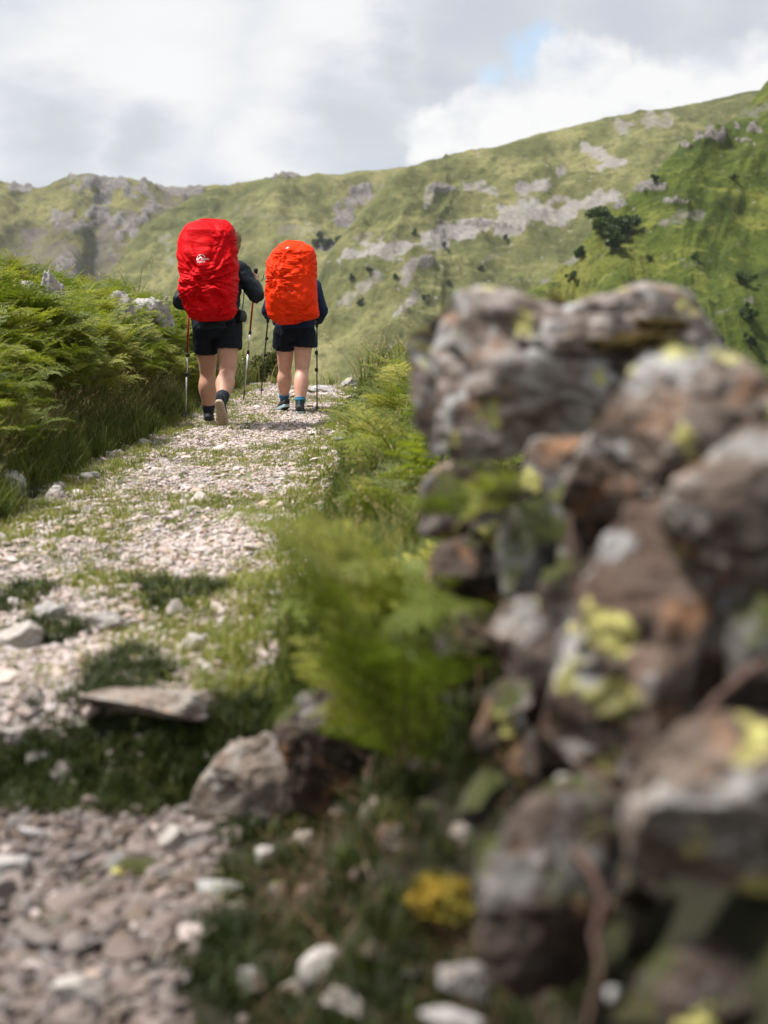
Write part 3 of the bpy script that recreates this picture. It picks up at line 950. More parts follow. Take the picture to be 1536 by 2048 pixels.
loose('stone', 158, 2030, 110, 95, ROCK_PALE, 701, 'square pinkish stone with a flat face among the gravel', 6, 0, 0.7, boxy=0.9, cuts=5)
loose('stone', 350, 1700, 82, 66, ROCK_PALE, 71, 'pink pentagonal stone on the gravel below the step', 14, 0, 0.8, boxy=0.5)
loose('stone', 245, 1748, 160, 32, ROCK_BROWN, 72, 'thin flat reddish stone lying across the gravel', -10, 5, 0.5, boxy=0.8, cuts=8)
loose('stone', 445, 1790, 110, 34, ROCK_GREY, 73, 'long narrow grey brown stone at the edge of the gravel', 20, 8, 0.5, boxy=0.7)
loose('stone', 535, 1735, 48, 58, ROCK_PALE, 74, 'small upright tan stone in front of the brown boulder', 0, -15, 0.7)
loose('stone', 120, 1568, 78, 52, ROCK_PALE, 75, 'pale blocky stone at the foot of the mossy step', 10, 10)
loose('stone', 72, 1528, 60, 42, ROCK_PALE, 76, 'whitish stone perched on the left of the mossy step', -10, 0)
loose('stone', 30, 1482, 90, 42, ROCK_PALE, 77, 'flat pink stone above the whitish stone left of the step', 10, -8, 0.7)
loose('stone', 20, 1760, 90, 60, ROCK_GREY, 78, 'grey stone with moss behind it cut by the edge of the photo', 20, 0)
loose('stone', 700, 774, 38, 26, ROCK_GREY, 79, 'rounded grey stone on the right verge beyond the hikers', 0, 0)
loose('stone_slab', 640, 784, 70, 18, ROCK_GREY, 80, 'low flat slab across the right of the path near the smaller pack', -6, 6, 0.6, 'slab', boxy=0.7)
loose('stone', 690, 886, 55, 22, ROCK_GREY, 81, 'low grey stone on the right verge at the path edge', 30, 4, 0.7)
loose('stone', 378, 861, 24, 20, ROCK_BROWN, 82, 'small dark stone beside the red hiker\'s left boot', 0, 0)
loose('stone', 290, 892, 44, 20, ROCK_GREY, 83, 'low flat grey stone at the left path edge behind the red hiker', -15, 0, 0.7)
loose('stone', 175, 958, 48, 20, ROCK_GREY, 84, 'flat grey stone in grass above the pale cream stone', 10, 0, 0.7)
loose('stone', 648, 1034, 36, 24, ROCK_GREY, 85, 'brown grey stone on the right path edge before the blurred ferns', 10, 0)
loose('stone', 380, 1310, 70, 55, ROCK_PALE, 86, 'pale grey blocky stone in the path above the step', 20, 10, boxy=0.6)
loose('stone', 350, 1235, 46, 45, ROCK_PALE, 87, 'upright pale stone in the mossy band across the path', 10, -10)
loose('stone', 205, 1262, 100, 55, ROCK_PALE, 88, 'broad pink stone right of the mossy tufts on the path', 15, 12, 0.8)
loose('stone', 40, 1295, 110, 60, ROCK_PALE, 89, 'broad whitish stone at the left photo edge on the path', 20, -12, 0.8)
loose('stone', 95, 1242, 75, 42, ROCK_GREY, 90, 'pale grey stone between two mossy tufts on the path', 0, 8)
loose('stone', 610, 1355, 44, 50, ROCK_PALE, 91, 'small pale stone beneath the blurred ferns', 0, 14)
for i_, (px, py, wpx, hpx) in enumerate([(690, 1640, 70, 50), (800, 1690, 80, 60), (860, 1640, 60, 50), (610, 1700, 55, 40), (730, 1760, 70, 40), (560, 1800, 60, 44), (800, 1850, 60, 40), (760, 1930, 80, 46), (540, 1940, 70, 40), (700, 2030, 120, 50), (590, 2000, 60, 40), (840, 1960, 70, 50), (660, 1790, 44, 34), (500, 2000, 90, 50), (850, 1560, 70, 60), (930, 1690, 60, 60)]):
    loose('stone', px, py, wpx, hpx, (ROCK_TAN, ROCK, ROCK_BROWN)[i_ % 3], 840 + i_, 'half buried brown stone in the dark turf between path and wall foot', i_ * 47 % 90, (i_ * 31 % 40) - 20, group='half buried stones below the wall')
for (px, py, d, wpx, hpx, sd_, lab) in [(92, 545, 12.6, 60, 46, 92, 'pale grey boulder among bracken high on the left bank'), (50, 552, 12.2, 44, 40, 93, 'small dark boulder beside the pale boulder among the left bracken'),
                                        (240, 592, 15.0, 62, 56, 94, 'dark cracked boulder among bracken on the bank crest'), (290, 580, 15.6, 64, 40, 95, 'pointed grey boulder topping the bank crest left of the red pack'), (322, 592, 15.8, 38, 30, 96, 'small pale boulder nearest the red pack on the bank crest')]:
    p = at(px, py, d)
    s = d / FPX
    zg = float(Gz(p.x, p.y)[0])
    hh = max(hpx * s, (p.z - zg) * 1.5 + hpx * s)
    o = link('boulder', rock_mesh('boulder', (wpx * s * 1.5, wpx * s, hh), sd_, mat=ROCK_GREY, sub=5, cuts=18, boxy=0.6), None, (p.x, p.y, p.z + hpx * s * 0.22 - hh * 0.5), (0, R(8), R(sd_ * 37 % 90)))
    tag(o, lab, 'boulder', 'boulders on the left bank')

# ------------------------------------------------------------------ stones of the path
stone_meshes = []
for k in range(14):
    r = np.random.default_rng(900 + k)
    stone_meshes.append(rock_mesh('path_stone', (1, r.uniform(0.7, 1.1), r.uniform(0.38, 0.7)), 900 + k, sub=3, cuts=14, boxy=0.45, rough=0.06, mat=M['stone'], smooth=(k % 3 == 0)))
stone_vignette = [m_.copy() for m_ in stone_meshes]
for m_ in stone_vignette:
    m_.materials[0] = M['stone_vignette']
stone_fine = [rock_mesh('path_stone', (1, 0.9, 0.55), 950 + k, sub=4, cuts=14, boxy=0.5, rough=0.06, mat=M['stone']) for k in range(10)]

stone_fine_vignette = [m_.copy() for m_ in stone_fine]
for m_ in stone_fine_vignette:
    m_.materials[0] = M['stone_vignette']
SRC_N = [0]


def scatter(name, meshes, pos, rot, scl, idx, kind='stuff', parent=None):
    """one object whose points carry copies of a few source meshes (uncountable stuff only)"""
    c = bpy.data.collections.new(name + '_source')
    for k, me in enumerate(meshes):
        SRC_N[0] += 1
        o = bpy.data.objects.new('source_%05d' % SRC_N[0], me)
        c.objects.link(o)
    me = bpy.data.meshes.new(name)
    n = len(pos)
    me.vertices.add(n)
    me.vertices.foreach_set('co', np.asarray(pos, np.float32).ravel())
    a = me.attributes.new('rot', 'FLOAT_VECTOR', 'POINT')
    a.data.foreach_set('vector', np.asarray(rot, np.float32).ravel())
    a = me.attributes.new('scl', 'FLOAT_VECTOR', 'POINT')
    a.data.foreach_set('vector', np.asarray(scl, np.float32).ravel())
    a = me.attributes.new('idx', 'INT', 'POINT')
    a.data.foreach_set('value', np.asarray(idx, np.int32))
    me.update()
    ng = bpy.data.node_groups.new(name, 'GeometryNodeTree')
    ng.interface.new_socket(name='Geometry', in_out='INPUT', socket_type='NodeSocketGeometry')
    ng.interface.new_socket(name='Geometry', in_out='OUTPUT', socket_type='NodeSocketGeometry')
    gi, go = ng.nodes.new('NodeGroupInput'), ng.nodes.new('NodeGroupOutput')
    ip = ng.nodes.new('GeometryNodeInstanceOnPoints')
    ci = ng.nodes.new('GeometryNodeCollectionInfo')
    ci.inputs['Collection'].default_value = c
    ci.inputs['Separate Children'].default_value = True
    ci.inputs['Reset Children'].default_value = True
    ip.inputs['Pick Instance'].default_value = True

    def na(nm, typ):
        q = ng.nodes.new('GeometryNodeInputNamedAttribute')
        q.data_type = typ
        q.inputs['Name'].default_value = nm
        return [s_ for s_ in q.outputs if s_.enabled and s_.name == 'Attribute'][0]
    L = ng.links.new
    L(gi.outputs[0], ip.inputs['Points'])
    L(ci.outputs[0], ip.inputs['Instance'])
    L(na('idx', 'INT'), ip.inputs['Instance Index'])
    er = ng.nodes.new('FunctionNodeEulerToRotation')
    L(na('rot', 'FLOAT_VECTOR'), er.inputs[0])
    L(er.outputs[0], ip.inputs['Rotation'])
    L(na('scl', 'FLOAT_VECTOR'), ip.inputs['Scale'])
    L(ip.outputs[0], go.inputs[0])
    o = bpy.data.objects.new(name, me)
    col.objects.link(o)
    md = o.modifiers.new('scatter', 'NODES')
    md.node_group = ng
    o['kind'] = kind
    if parent:
        o.parent = parent
    return o


def sample(n, x0, x1, y0, y1, dens, near=1.0, seed=0):
    """random points, more of them near the camera, kept with probability dens(x, y)"""
    r = np.random.default_rng(seed)
    t_ = r.random(n)
    if near == 0:
        y = y0 + t_ * (y1 - y0)
    else:
        y = y0 * (y1 / y0) ** t_ if near == 1 else (y0 ** (1 - near) + t_ * (y1 ** (1 - near) - y0 ** (1 - near))) ** (1 / (1 - near))
    x = r.uniform(x0, x1, n)
    k = r.random(n) < dens(x, y)
    return x[k], y[k], r


def in_view(x, y, z, m=60):
    px, py = topix(np.stack([x, y, z], 1))
    return (px > -m) & (px < 1536 + m) & (py > -m) & (py < 2048 + m)


# the 300 largest, each an object of its own
x, y, r = sample(1500, -2.1, -0.2, 2.2, 19, lambda x, y: path_mask(x, y) * 1.0, 1.0, 21)
z = Gz(x, y)
k = in_view(x, y, z, 0)
x, y, z = x[k][:300], y[k][:300], z[k][:300]
for i in range(len(x)):
    s = (0.035 + 0.07 * r.random() ** 2) * (0.8 + 0.035 * min(y[i], 10)) * (0.8 if y[i] < 3.5 else 1.0)
    o = link('stone', (stone_fine if y[i] > 3.5 else stone_fine_vignette)[i % 10], path, (x[i], y[i], z[i] + s * 0.07), (r.normal() * 0.22, r.normal() * 0.22, r.uniform(0, 6.28)))
    o.scale = (s * r.uniform(0.9, 1.4), s, s * r.uniform(0.5, 0.95) * (1 if y[i] < 8 else 0.7))

# all the smaller ones
pos, rot, scl, idx = [], [], [], []
for (n, near, s0, s1, sd_) in [(60000, 1.0, 0.012, 0.030, 31), (9000, 0.6, 0.026, 0.052, 32), (16000, 2.2, 0.008, 0.02, 33), (32000, 0.4, 0.012, 0.034, 34)]:
    x, y, r = sample(n, -2.25, -0.1, 2.1, 21, lambda x, y: np.where(path_mask(x, y), np.where(y > 3.5, 0.5 + 0.5 * sstep(-0.25, 0.25, fbm(P3(x * 1.6, y * 0.9), 3, seed=3)), 0.5), np.where(y > 3.5, 0.06, 0.015)), near, sd_)
    z = Gz(x, y)
    k = in_view(x, y, z, 80)
    x, y, z = x[k], y[k], z[k]
    s = r.uniform(0, 1, len(x)) ** 2 * (s1 - s0) + s0
    s = s * np.where(y > 7, 0.95, np.where(y < 3.5, 1.25 + 0.7 * (r.random(len(x)) < 0.10), 1))
    pos.append(np.stack([x, y, z + s * r.uniform(0.0, 0.22, len(x))], 1))
    rot.append(np.stack([r.normal(0, 0.35, len(x)), r.normal(0, 0.35, len(x)), r.uniform(0, 6.28, len(x))], 1))
    scl.append(np.stack([s * r.uniform(0.85, 1.4, len(x)), s, s * r.uniform(0.7, 1.2, len(x))], 1))
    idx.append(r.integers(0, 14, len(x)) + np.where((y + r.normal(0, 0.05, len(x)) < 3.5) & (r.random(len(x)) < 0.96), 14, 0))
scatter('gravel', stone_meshes + stone_vignette, np.concatenate(pos), np.concatenate(rot), np.concatenate(scl), np.concatenate(idx), parent=path)

# ------------------------------------------------------------------ grass


def tuft(seed, blades, h, spread, width, lean, mat, seg=3, seeds=0, mat2=None):
    r = np.random.default_rng(seed)
    V, F, mi = [], [], []
    for b_ in range(blades):
        a = r.uniform(0, 6.28)
        bx, by = r.normal(0, spread, 2)
        hh = h * r.uniform(0.55, 1.1)
        ln = lean * r.uniform(0.3, 1.4) * hh
        wv = Vector((math.cos(a + 1.57), math.sin(a + 1.57), 0)) * width * r.uniform(0.6, 1.2)
        dv = Vector((math.cos(a), math.sin(a), 0))
        k0 = len(V)
        seedy = b_ < seeds
        for s in range(seg + 1):
            t_ = s / seg
            c_ = Vector((bx, by, 0)) + dv * ln * t_ ** 2 + Vector((0, 0, hh * (t_ - 0.18 * lean * t_ ** 2)))
            if s == seg:
                V.append(c_)
            else:
                V.append(c_ - wv * (1 - t_) ** 0.6)
                V.append(c_ + wv * (1 - t_) ** 0.6)
        for s in range(seg):
            q = k0 + s * 2
            if s == seg - 1:
                F.append((q, q + 1, q + 2))
            else:
                F.append((q, q + 1, q + 3, q + 2))
            mi.append(1 if seedy else 0)
        if seedy:      # a spike of seeds on top of the stalk
            tip = V[-1]
            for s in range(7):
                c_ = tip + (dv * 0.012 + Vector((0, 0, 0.014))) * (s - 3) * 0.8
                ang = r.uniform(0, 6.28)
                sd2 = Vector((math.cos(ang), math.sin(ang), 0.8)) * 0.011
                k0 = len(V)
                V += [c_, c_ + sd2 * 0.6 + Vector((0.003, 0, 0)), c_ + sd2 * 1.3, c_ + sd2 * 0.6 - Vector((0.003, 0, 0))]
                F.append((k0, k0 + 1, k0 + 2, k0 + 3))
                mi.append(1)
    me = mesh_from('grass_tuft', [tuple(q) for q in V], F, mat, False)
    if mat2:
        me.materials.append(mat2)
        me.polygons.foreach_set('material_index', np.array(mi, np.int32))
    return me


T_long = [tuft(100 + k, 26, 0.26, 0.035, 0.0032, 0.7, M['grass'], 4, 3, M['straw']) for k in range(6)]
T_mid = [tuft(120 + k, 26, 0.15, 0.03, 0.0028, 0.6, M['grass'], 3) for k in range(6)]
T_low = [tuft(140 + k, 16, 0.045, 0.02, 0.0024, 0.7, M['grass_low'], 2) for k in range(5)]
T_moss = [tuft(160 + k, 34, 0.055, 0.022, 0.0022, 0.6, M['grass_dark'], 2) for k in range(5)]


def grass(name, meshes, x, y, r, s0, s1, zoff=0.0):
    z = Gz(x, y)
    k = in_view(x, y, z, 150)
    x, y, z = x[k], y[k], z[k]
    s = r.uniform(s0, s1, len(x))
    pos = np.stack([x, y, z + zoff], 1)
    rot = np.stack([r.normal(0, 0.15, len(x)), r.normal(0, 0.15, len(x)), r.uniform(0, 6.28, len(x))], 1)
    scl = np.stack([s, s, s * r.uniform(0.8, 1.25, len(x))], 1)
    return scatter(name, meshes, pos, rot, scl, r.integers(0, len(meshes), len(x)))


pw = lambda y, s: edge_wob(y, s)
x, y, r = sample(13000, -3.4, -1.75, 5.5, 21, lambda x, y: sstep(XL - 0.10, XL - 0.24, x - pw(y, 3)) * (1 - 0.75 * sstep(-2.3, -2.9, x)), 0.8, 41)
s_scale = 0.55 + 0.6 * sstep(XL, XL - 0.5, x)
grass('grass', T_long, x, y, r, 0.40, 0.90)
x, y, r = sample(9000, -3.0, -1.7, 5.0, 21, lambda x, y: sstep(XL + 0.02, XL - 0.12, x - pw(y, 3)) * (1 - 0.6 * sstep(-2.2, -2.6, x)), 1.0, 42)
grass('grass', T_mid, x, y, r, 0.6, 1.3)
x, y, r = sample(12000, -0.62, 1.6, 3.5, 21, lambda x, y: sstep(XR + 0.02, XR + 0.2, x - pw(y, 5)) * 0.9, 0.9, 43)
grass('grass', T_mid, x, y, r, 0.45, 1.2)
x, y, r = sample(3000, -0.3, 2.2, 5.0, 21, lambda x, y: sstep(-0.2, 0.2, x), 0.7, 44)
grass('grass', T_long, x, y, r, 0.6, 1.2)
# short turf and weeds between the stones of the path
weed = lambda x, y: path_mask(x, y) * np.clip(sstep(0.0, 0.5, fbm(P3(x * 1.5, y * 0.8), 4, seed=8)) * np.where(y > 3.6, 0.5, 0.05) + 0.05 * (y > 3.6), 0, 1)
x, y, r = sample(26000, -2.1, -0.2, 2.2, 20, weed, 1.0, 45)
grass('grass', T_low, x, y, r, 0.5, 1.15)
x, y, r = sample(9000, -2.1, -0.1, 3.6, 20, lambda x, y: np.clip(np.exp(-((x - XL - 0.12) / 0.16) ** 2) + np.exp(-((x - XR + 0.06) / 0.13) ** 2), 0, 1) * 0.8, 1.0, 451)
grass('grass', T_low, x, y, r, 0.7, 1.6)
# dark green tufts: patches on the path, the face of the step, the ground below the wall
patch = lambda x, y: sstep(0.30, 0.6, fbm(P3(x * 2.8, y * 1.8), 3, seed=15)) * (y > 3.6) * (y < 5.3) * sstep(-2.0, -1.5, x + 0.25 * np.sin(y * 7)) * 0.5
x, y, r = sample(9000, -2.1, -0.2, 3.5, 6.5, patch, 1.0, 46)
grass('moss', T_moss, x, y, r, 0.6, 1.2)
x, y, r = sample(5200, -2.2, 0.1, 3.36, 3.74, lambda x, y: np.exp(-((y - 3.50) / 0.11) ** 2) * np.where((x > -1.6) & (x < -0.95) & (y > 3.6), 0.1, 1), 0, 47)
grass('moss', T_moss, x, y, r, 0.4, 0.95)
x, y, r = sample(3800, -0.42, 0.75, 1.6, 3.5, lambda x, y: np.where(x > 0.12, 0.25, 0.6) * sstep(-0.42, -0.2, x) * (0.35 + 0.65 * sstep(-0.1, 0.3, fbm(P3(x * 4, y * 4), 2, seed=4))), 0.5, 48)
grass('moss', T_moss, x, y, r, 0.45, 1.2)
x, y, r = sample(1200, -2.4, -1.1, 2.3, 3.45, lambda x, y: sstep(0.2, 0.5, fbm(P3(x * 2.6, y * 2.6), 3, seed=33)) + sstep(-1.7, -1.9, x), 0.5, 49)
grass('moss', T_moss, x, y, r, 0.7, 1.3)
x, y, r = sample(500, -0.3, 0.35, 3.6, 4.6, lambda x, y: sstep(-0.35, -0.1, x), 0.5, 50)
grass('grass', T_mid, x, y, r, 0.7, 1.5)
# meadow beyond the crest and behind the wall
x, y, r = sample(5000, -9, 12, 18, 60, lambda x, y: 1.0 - 0.9 * path_mask(x, y), 0.8, 51)
grass('grass', T_long, x, y, r, 1.2, 2.6)
x, y, r = sample(700, -0.22, 0.6, 1.7, 3.3, lambda x, y: 0.35 + 0.6 * sstep(-0.1, 0.3, fbm(P3(x * 5, y * 5), 2, seed=6)), 0, 52)
grass('litter', [tuft(180 + k, 9, 0.12, 0.03, 0.0022, 1.6, M['litter'], 3) for k in range(4)], x, y, r, 0.5, 1.2)
x, y, r = sample(1500, -0.4, 0.3, 1.7, 3.5, lambda x, y: sstep(0.15, 0.4, fbm(P3(x * 5, y * 5), 3, seed=61)) * sstep(-0.42, -0.25, x), 0.3, 53)
grass('moss', T_moss, x, y, r, 0.7, 1.3)

# ------------------------------------------------------------------ bracken


def frond_mesh(seed, L=0.75, end=100, start=8, pairs=12, width=0.40, name='frond'):
    """a bracken frond: stalk, pinnae in pairs, and a row of leaflets on each pinna"""
    r = np.random.default_rng(seed)
    V, F, mi = [], [], []

    def strip(p0, p1, w0, w1, side):
        k = len(V)
        V.extend([p0 - side * w0, p0 + side * w0, p1 + side * w1, p1 - side * w1])
        F.append((k, k + 1, k + 2, k + 3))
        mi.append(1)
    X = Vector((1, 0, 0))
    N = 40
    P, T = [], []
    p = Vector((0, 0, 0))
    bend = r.normal(0, 0.12)
    for i in range(N + 1):
        t_ = i / N
        th = R(start + (end - start) * t_ ** 1.5)
        tv = Vector((bend * t_, math.sin(th), math.cos(th))).normalized()
        P.append(p.copy())
        T.append(tv)
        p = p + tv * (L / N)
    for i in range(0, N, 4):
        w0, w1 = 0.0042 * (1 - i / N) + 0.0008, 0.0042 * (1 - (i + 4) / N) + 0.0008
        strip(P[i], P[i + 4], w0, w1, X)
        nn = T[i].cross(X).normalized()
        strip(P[i], P[i + 4], w0, w1, nn)
    b0 = 0.28
    for k in range(pairs):
        t_ = b0 + (1 - b0) * (k + 0.3) / pairs
        i = min(N, int(t_ * N))
        pt, tv = P[i], T[i]
        nrm = tv.cross(X).normalized()
        if nrm.z < 0:
            nrm = -nrm
        rel = (t_ - b0) / (1 - b0)
        lp = L * width * (1 - rel) ** 0.85 * (0.75 + 0.25 * min(1, rel * 6)) * r.uniform(0.85, 1.1) + 0.012
        for sgn in (-1, 1):
            phi = R(18 + 30 * rel + r.normal(0, 5))
            d0 = (X * sgn * math.cos(phi) + tv * math.sin(phi)).normalized()
            droop = r.uniform(0.1, 0.45)
            m_ = max(3, int(lp / 0.0155))
            q = pt.copy()
            pd_side = nrm.cross(d0).normalized()
            lift = nrm * r.normal(0.05, 0.12)
            last = q.copy()
            for j in range(m_):
                s = (j + 0.5) / m_
                dv = (d0 + lift - Vector((0, 0, droop * s))).normalized()
                q = q + dv * (lp / m_)
                ll = (0.24 * lp * (1 - s) ** 0.8 + 0.006) * (0.55 + 0.45 * min(1, s * 5))
                ll = min(ll, 0.05)
                for s2 in (-1, 1):
                    a = (pd_side * s2 + dv * 0.45 + nrm * r.normal(0, 0.22) - Vector((0, 0, 0.12))).normalized()
                    wv = a.cross(nrm).normalized() * min(0.0075, lp / m_ * 0.52)
                    kk = len(V)
                    V.extend([q.copy(), q + a * ll * 0.4 + wv, q + a * ll, q + a * ll * 0.4 - wv])
                    F.append((kk, kk + 1, kk + 2, kk + 3))
                    mi.append(0)
            strip(last, q, 0.0012, 0.0006, pd_side)
    me = mesh_from(name, [tuple(q) for q in V], F, M['fern'], False)
    me.materials.append(M['fern_stem'])
    me.polygons.foreach_set('material_index', np.array(mi, np.int32))
    return me


FR = [frond_mesh(200 + k, 0.72 + 0.04 * (k % 3), [70, 95, 112, 85, 100, 60, 90, 120][k], [4, 10, 6, 14, 8, 3, 12, 8][k], 11 + k % 3, [0.40, 0.44, 0.36, 0.42, 0.38, 0.34, 0.46, 0.40][k]) for k in range(8)]


M['fern_young'] = leaf_mat('young_bracken', [(0.22, (0.065, 0.10, 0.012)), (0.45, (0.145, 0.18, 0.022)), (0.65, (0.28, 0.28, 0.04)), (0.80, (0.42, 0.36, 0.065))], 0.38)
FRY = []
for m_ in FR:
    m2_ = m_.copy()
    m2_.materials[0] = M['fern_young']
    FRY.append(m2_)


def fern_obj(loc, n, sc, label, group=None, seed=0, tilt=0.30, rotz=None, name='fern', young=False, zs=1.0):
    r = np.random.default_rng(seed)
    e = empty(name, loc)
    tag(e, label, 'fern', group)
    for k in range(n):
        a = r.uniform(0, 6.28) if rotz is None else rotz[k]
        o = link('frond', (FRY if young else FR)[r.integers(0, 8)], e, (r.normal(0, 0.02), r.normal(0, 0.02), 0))
        o.rotation_euler = Euler((-abs(r.normal(tilt, 0.16)), r.normal(0, 0.12), a), 'XYZ')
        s = sc * r.uniform(0.8, 1.15) * 0.92
        o.scale = (s, s, s * zs)
    return e


def bank_fern_density(x, y):
    u = XL - x
    return sstep(0.30, 0.75, u + 0.15 * fbm(P3(x * 1.5, y * 1.5), 2)) * (y > 6.5)


# single plants in front, each with its fronds
x, y, r = sample(1400, -4.6, -2.1, 7.2, 19, bank_fern_density, 1.0, 61)
z = Gz(x, y)
k = in_view(x, y, z, 40)
x, y, z = x[k], y[k], z[k]
order = np.argsort(-x)[:150]
for i in order:
    fern_obj((x[i], y[i], z[i] - 0.02), int(r.integers(5, 8)), r.uniform(0.55, 0.85), 'yellow green bracken fern in the dense mass covering the left bank', 'bracken ferns covering the left bank', int(i) + 3000)
# the mass behind them
x, y, r = sample(14000, -7.5, -2.0, 7, 24, lambda x, y: bank_fern_density(x, y) * (0.9), 0.8, 62)
z = Gz(x, y)
k = in_view(x, y, z, 120)
x, y, z = x[k], y[k], z[k]
n = len(x)
s = r.uniform(0.45, 0.9, n) * (0.78 + 0.30 * sstep(-2.2, -2.9, x))
scatter('bracken', FR, np.stack([x, y, z - 0.02], 1), np.stack([-np.abs(r.normal(0.28, 0.2, n)), r.normal(0, 0.15, n), r.uniform(0, 6.28, n)], 1), np.stack([s, s, s], 1), r.integers(0, 8, n))
# right verge beyond the wall
x, y, r = sample(520, -0.45, 2.2, 7.5, 20, lambda x, y: sstep(-0.30, 0.20, x + 0.012 * (y - 10)), 1.0, 63)
z = Gz(x, y)
for i in range(min(110, len(x))):
    fern_obj((x[i], y[i], z[i] - 0.02), 4, r.uniform(0.5, 0.8), 'bracken fern in the fringe along the right verge beyond the wall', 'bracken ferns along the right verge', i + 5000)
x, y, r = sample(1800, -0.2, 5, 8.5, 24, lambda x, y: sstep(-0.1, 0.4, x), 0.8, 64)
z = Gz(x, y)
n = len(x)
s = r.uniform(0.5, 0.9, n)
scatter('bracken', FR, np.stack([x, y, z - 0.02], 1), np.stack([-np.abs(r.normal(0.28, 0.2, n)), r.normal(0, 0.15, n), r.uniform(0, 6.28, n)], 1), np.stack([s, s, s], 1), r.integers(0, 8, n))


def fern_at(px, py, d, n, sc, label, seed, rotz=None, tilt=0.3, on_rock=False, zs=1.0):
    p = at(px, py, d)
    zg = float(Gz(p.x, p.y)[0])
    return fern_obj((p.x, p.y, p.z if on_rock else zg - 0.02), n, sc, label, None, seed, tilt, rotz, young=seed in (71, 78, 79, 80), zs=zs)


# the blurred clump in front of the wall
fern_at(800, 1470, 2.7, 5, 0.84, 'tall bright fern clump nearest the path, blurred in front of the wall', 71, [0.3, 1.2, 2.2, 3.0, -0.4, 3.8, 0.8], 0.10, zs=1.45)
fern_at(835, 1400, 2.9, 3, 0.70, 'fern behind the tall clump with fronds against the dark gap under the capstone', 72, [0.1, 0.9, 2.6, 3.4], 0.10, zs=1.5)
fern_at(800, 1350, 3.05, 3, 0.50, 'bushy low fern left of the tall clump at the path edge', 73, None, 0.25, zs=1.3)
fern_at(880, 1480, 2.45, 3, 0.42, 'dark green fern reaching right along the wall foot', 74, [-1.5, -1.2, -1.9], 0.8)
fern_at(985, 1215, 2.42, 3, 0.30, 'small fern sprouting from the wall between two dark stones', 75, [-1.5, -1.1, 2.0], 0.8, True)
fern_at(1030, 1010, 2.42, 4, 0.24, 'small fern growing on the mossy stone under the capstone', 76, [-1.4, -0.9, 1.9, 2.9], 0.9, True)
fern_at(925, 1070, 2.62, 3, 0.27, 'yellow green frond tips standing against the dark gap under the capstone', 79, [0.4, 2.6, -0.6], 0.25, True)
fern_at(755, 1270, 4.0, 4, 0.46, 'soft green fern at the path edge behind the low fern', 77, None, 0.3)
fern_at(770, 1130, 4.0, 5, 0.70, 'green fern standing behind the blurred clump beside the capstone', 78, None, 0.25)
fern_at(880, 830, 6.0, 4, 1.30, 'upright fern with one tall tip showing over the capstone\'s left corner', 79, [0.2, -0.6, 5.2, 3.4], 0.06)
fern_at(815, 860, 7.4, 5, 0.95, 'sharp fern at the left end of the capstone', 80, None, 0.22)
fern_at(800, 900, 5.8, 4, 0.72, 'half blurred fern in the grass left of the capstone', 81, None, 0.25)

# moss cushion and stems at the wall foot
p = on_ground(905, 1815) + Vector((0, 0.02, 0.008))
mm_ = moss_mesh('moss_cushion', (0.135, 0.12, 0.075), 9, M['moss_gold'])
r = np.random.default_rng(77)
mv = [v.co.copy() for v in mm_.vertices]
mn = [v.normal.copy() for v in mm_.vertices]
mf = [tuple(q.vertices) for q in mm_.polygons]
for q, nn in zip(list(mv), list(mn)):          # the fuzz of the cushion: one leaflet per point
    dv = (nn + Vector(r.normal(0, 0.5, 3))).normalized()
    sd_ = dv.orthogonal().normalized() * 0.0016
    k0 = len(mv)
    mv += [q - sd_, q + sd_, q + dv * r.uniform(0.003, 0.008)]
    mf.append((k0, k0 + 1, k0 + 2))
tag(link('moss_cushion', mesh_from('moss_cushion', [tuple(q) for q in mv], mf, M['moss_gold'], False), None, p), 'golden orange moss cushion at the foot of the wall', 'moss')


def stem(name, pts, r0, r1, mat, label, cat):
    P = [at(*q) for q in pts]
    V, F = [], []
    nseg = 6
    fine = []
    for i in range(len(P) - 1):
        for s in range(4):
            fine.append(P[i].lerp(P[i + 1], s / 4))
    fine.append(P[-1])
    for i, c_ in enumerate(fine):
        t_ = (fine[min(i + 1, len(fine) - 1)] - fine[max(i - 1, 0)]).normalized()
        a = t_.orthogonal().normalized()
        b_ = t_.cross(a)
        rr = r0 + (r1 - r0) * i / (len(fine) - 1)
        for k in range(nseg):
            an = 6.283 * k / nseg
            V.append(c_ + (a * math.cos(an) + b_ * math.sin(an)) * rr * (1 + 0.2 * math.sin(i * 2.1 + k)))
        if i:
            for k in range(nseg):
                F.append(((i - 1) * nseg + k, (i - 1) * nseg + (k + 1) % nseg, i * nseg + (k + 1) % nseg, i * nseg + k))
    return tag(link(name, mesh_from(name, [tuple(q) for q in V], F, mat)), label, cat)


M['root'] = simple('root_bark', (0.085, 0.048, 0.036), 0.85, var=0.4, scale=40, bump=0.6)
stem('root', [(1150, 1700, 1.68), (1185, 1745, 1.65), (1207, 1800, 1.63), (1188, 1870, 1.62), (1202, 1940, 1.60), (1170, 2060, 1.58)], 0.007, 0.003, M['root'], 'reddish brown root hanging down beside the yellow spotted stone', 'root')
stem('dead_stem', [(1330, 1520, 1.70), (1400, 1440, 1.68), (1470, 1365, 1.68), (1540, 1320, 1.66)], 0.006, 0.008, M['root'], 'dead brown stem lying slanted across the tall leaning slab', 'stem')
stem('dead_stem', [(1140, 1030, 2.2), (1146, 1100, 2.18), (1150, 1200, 2.17)], 0.004, 0.003, M['root'], 'thin brown stem hanging in the dark gap under the triangular stone', 'stem')

# ------------------------------------------------------------------ bushes and trees in the distance


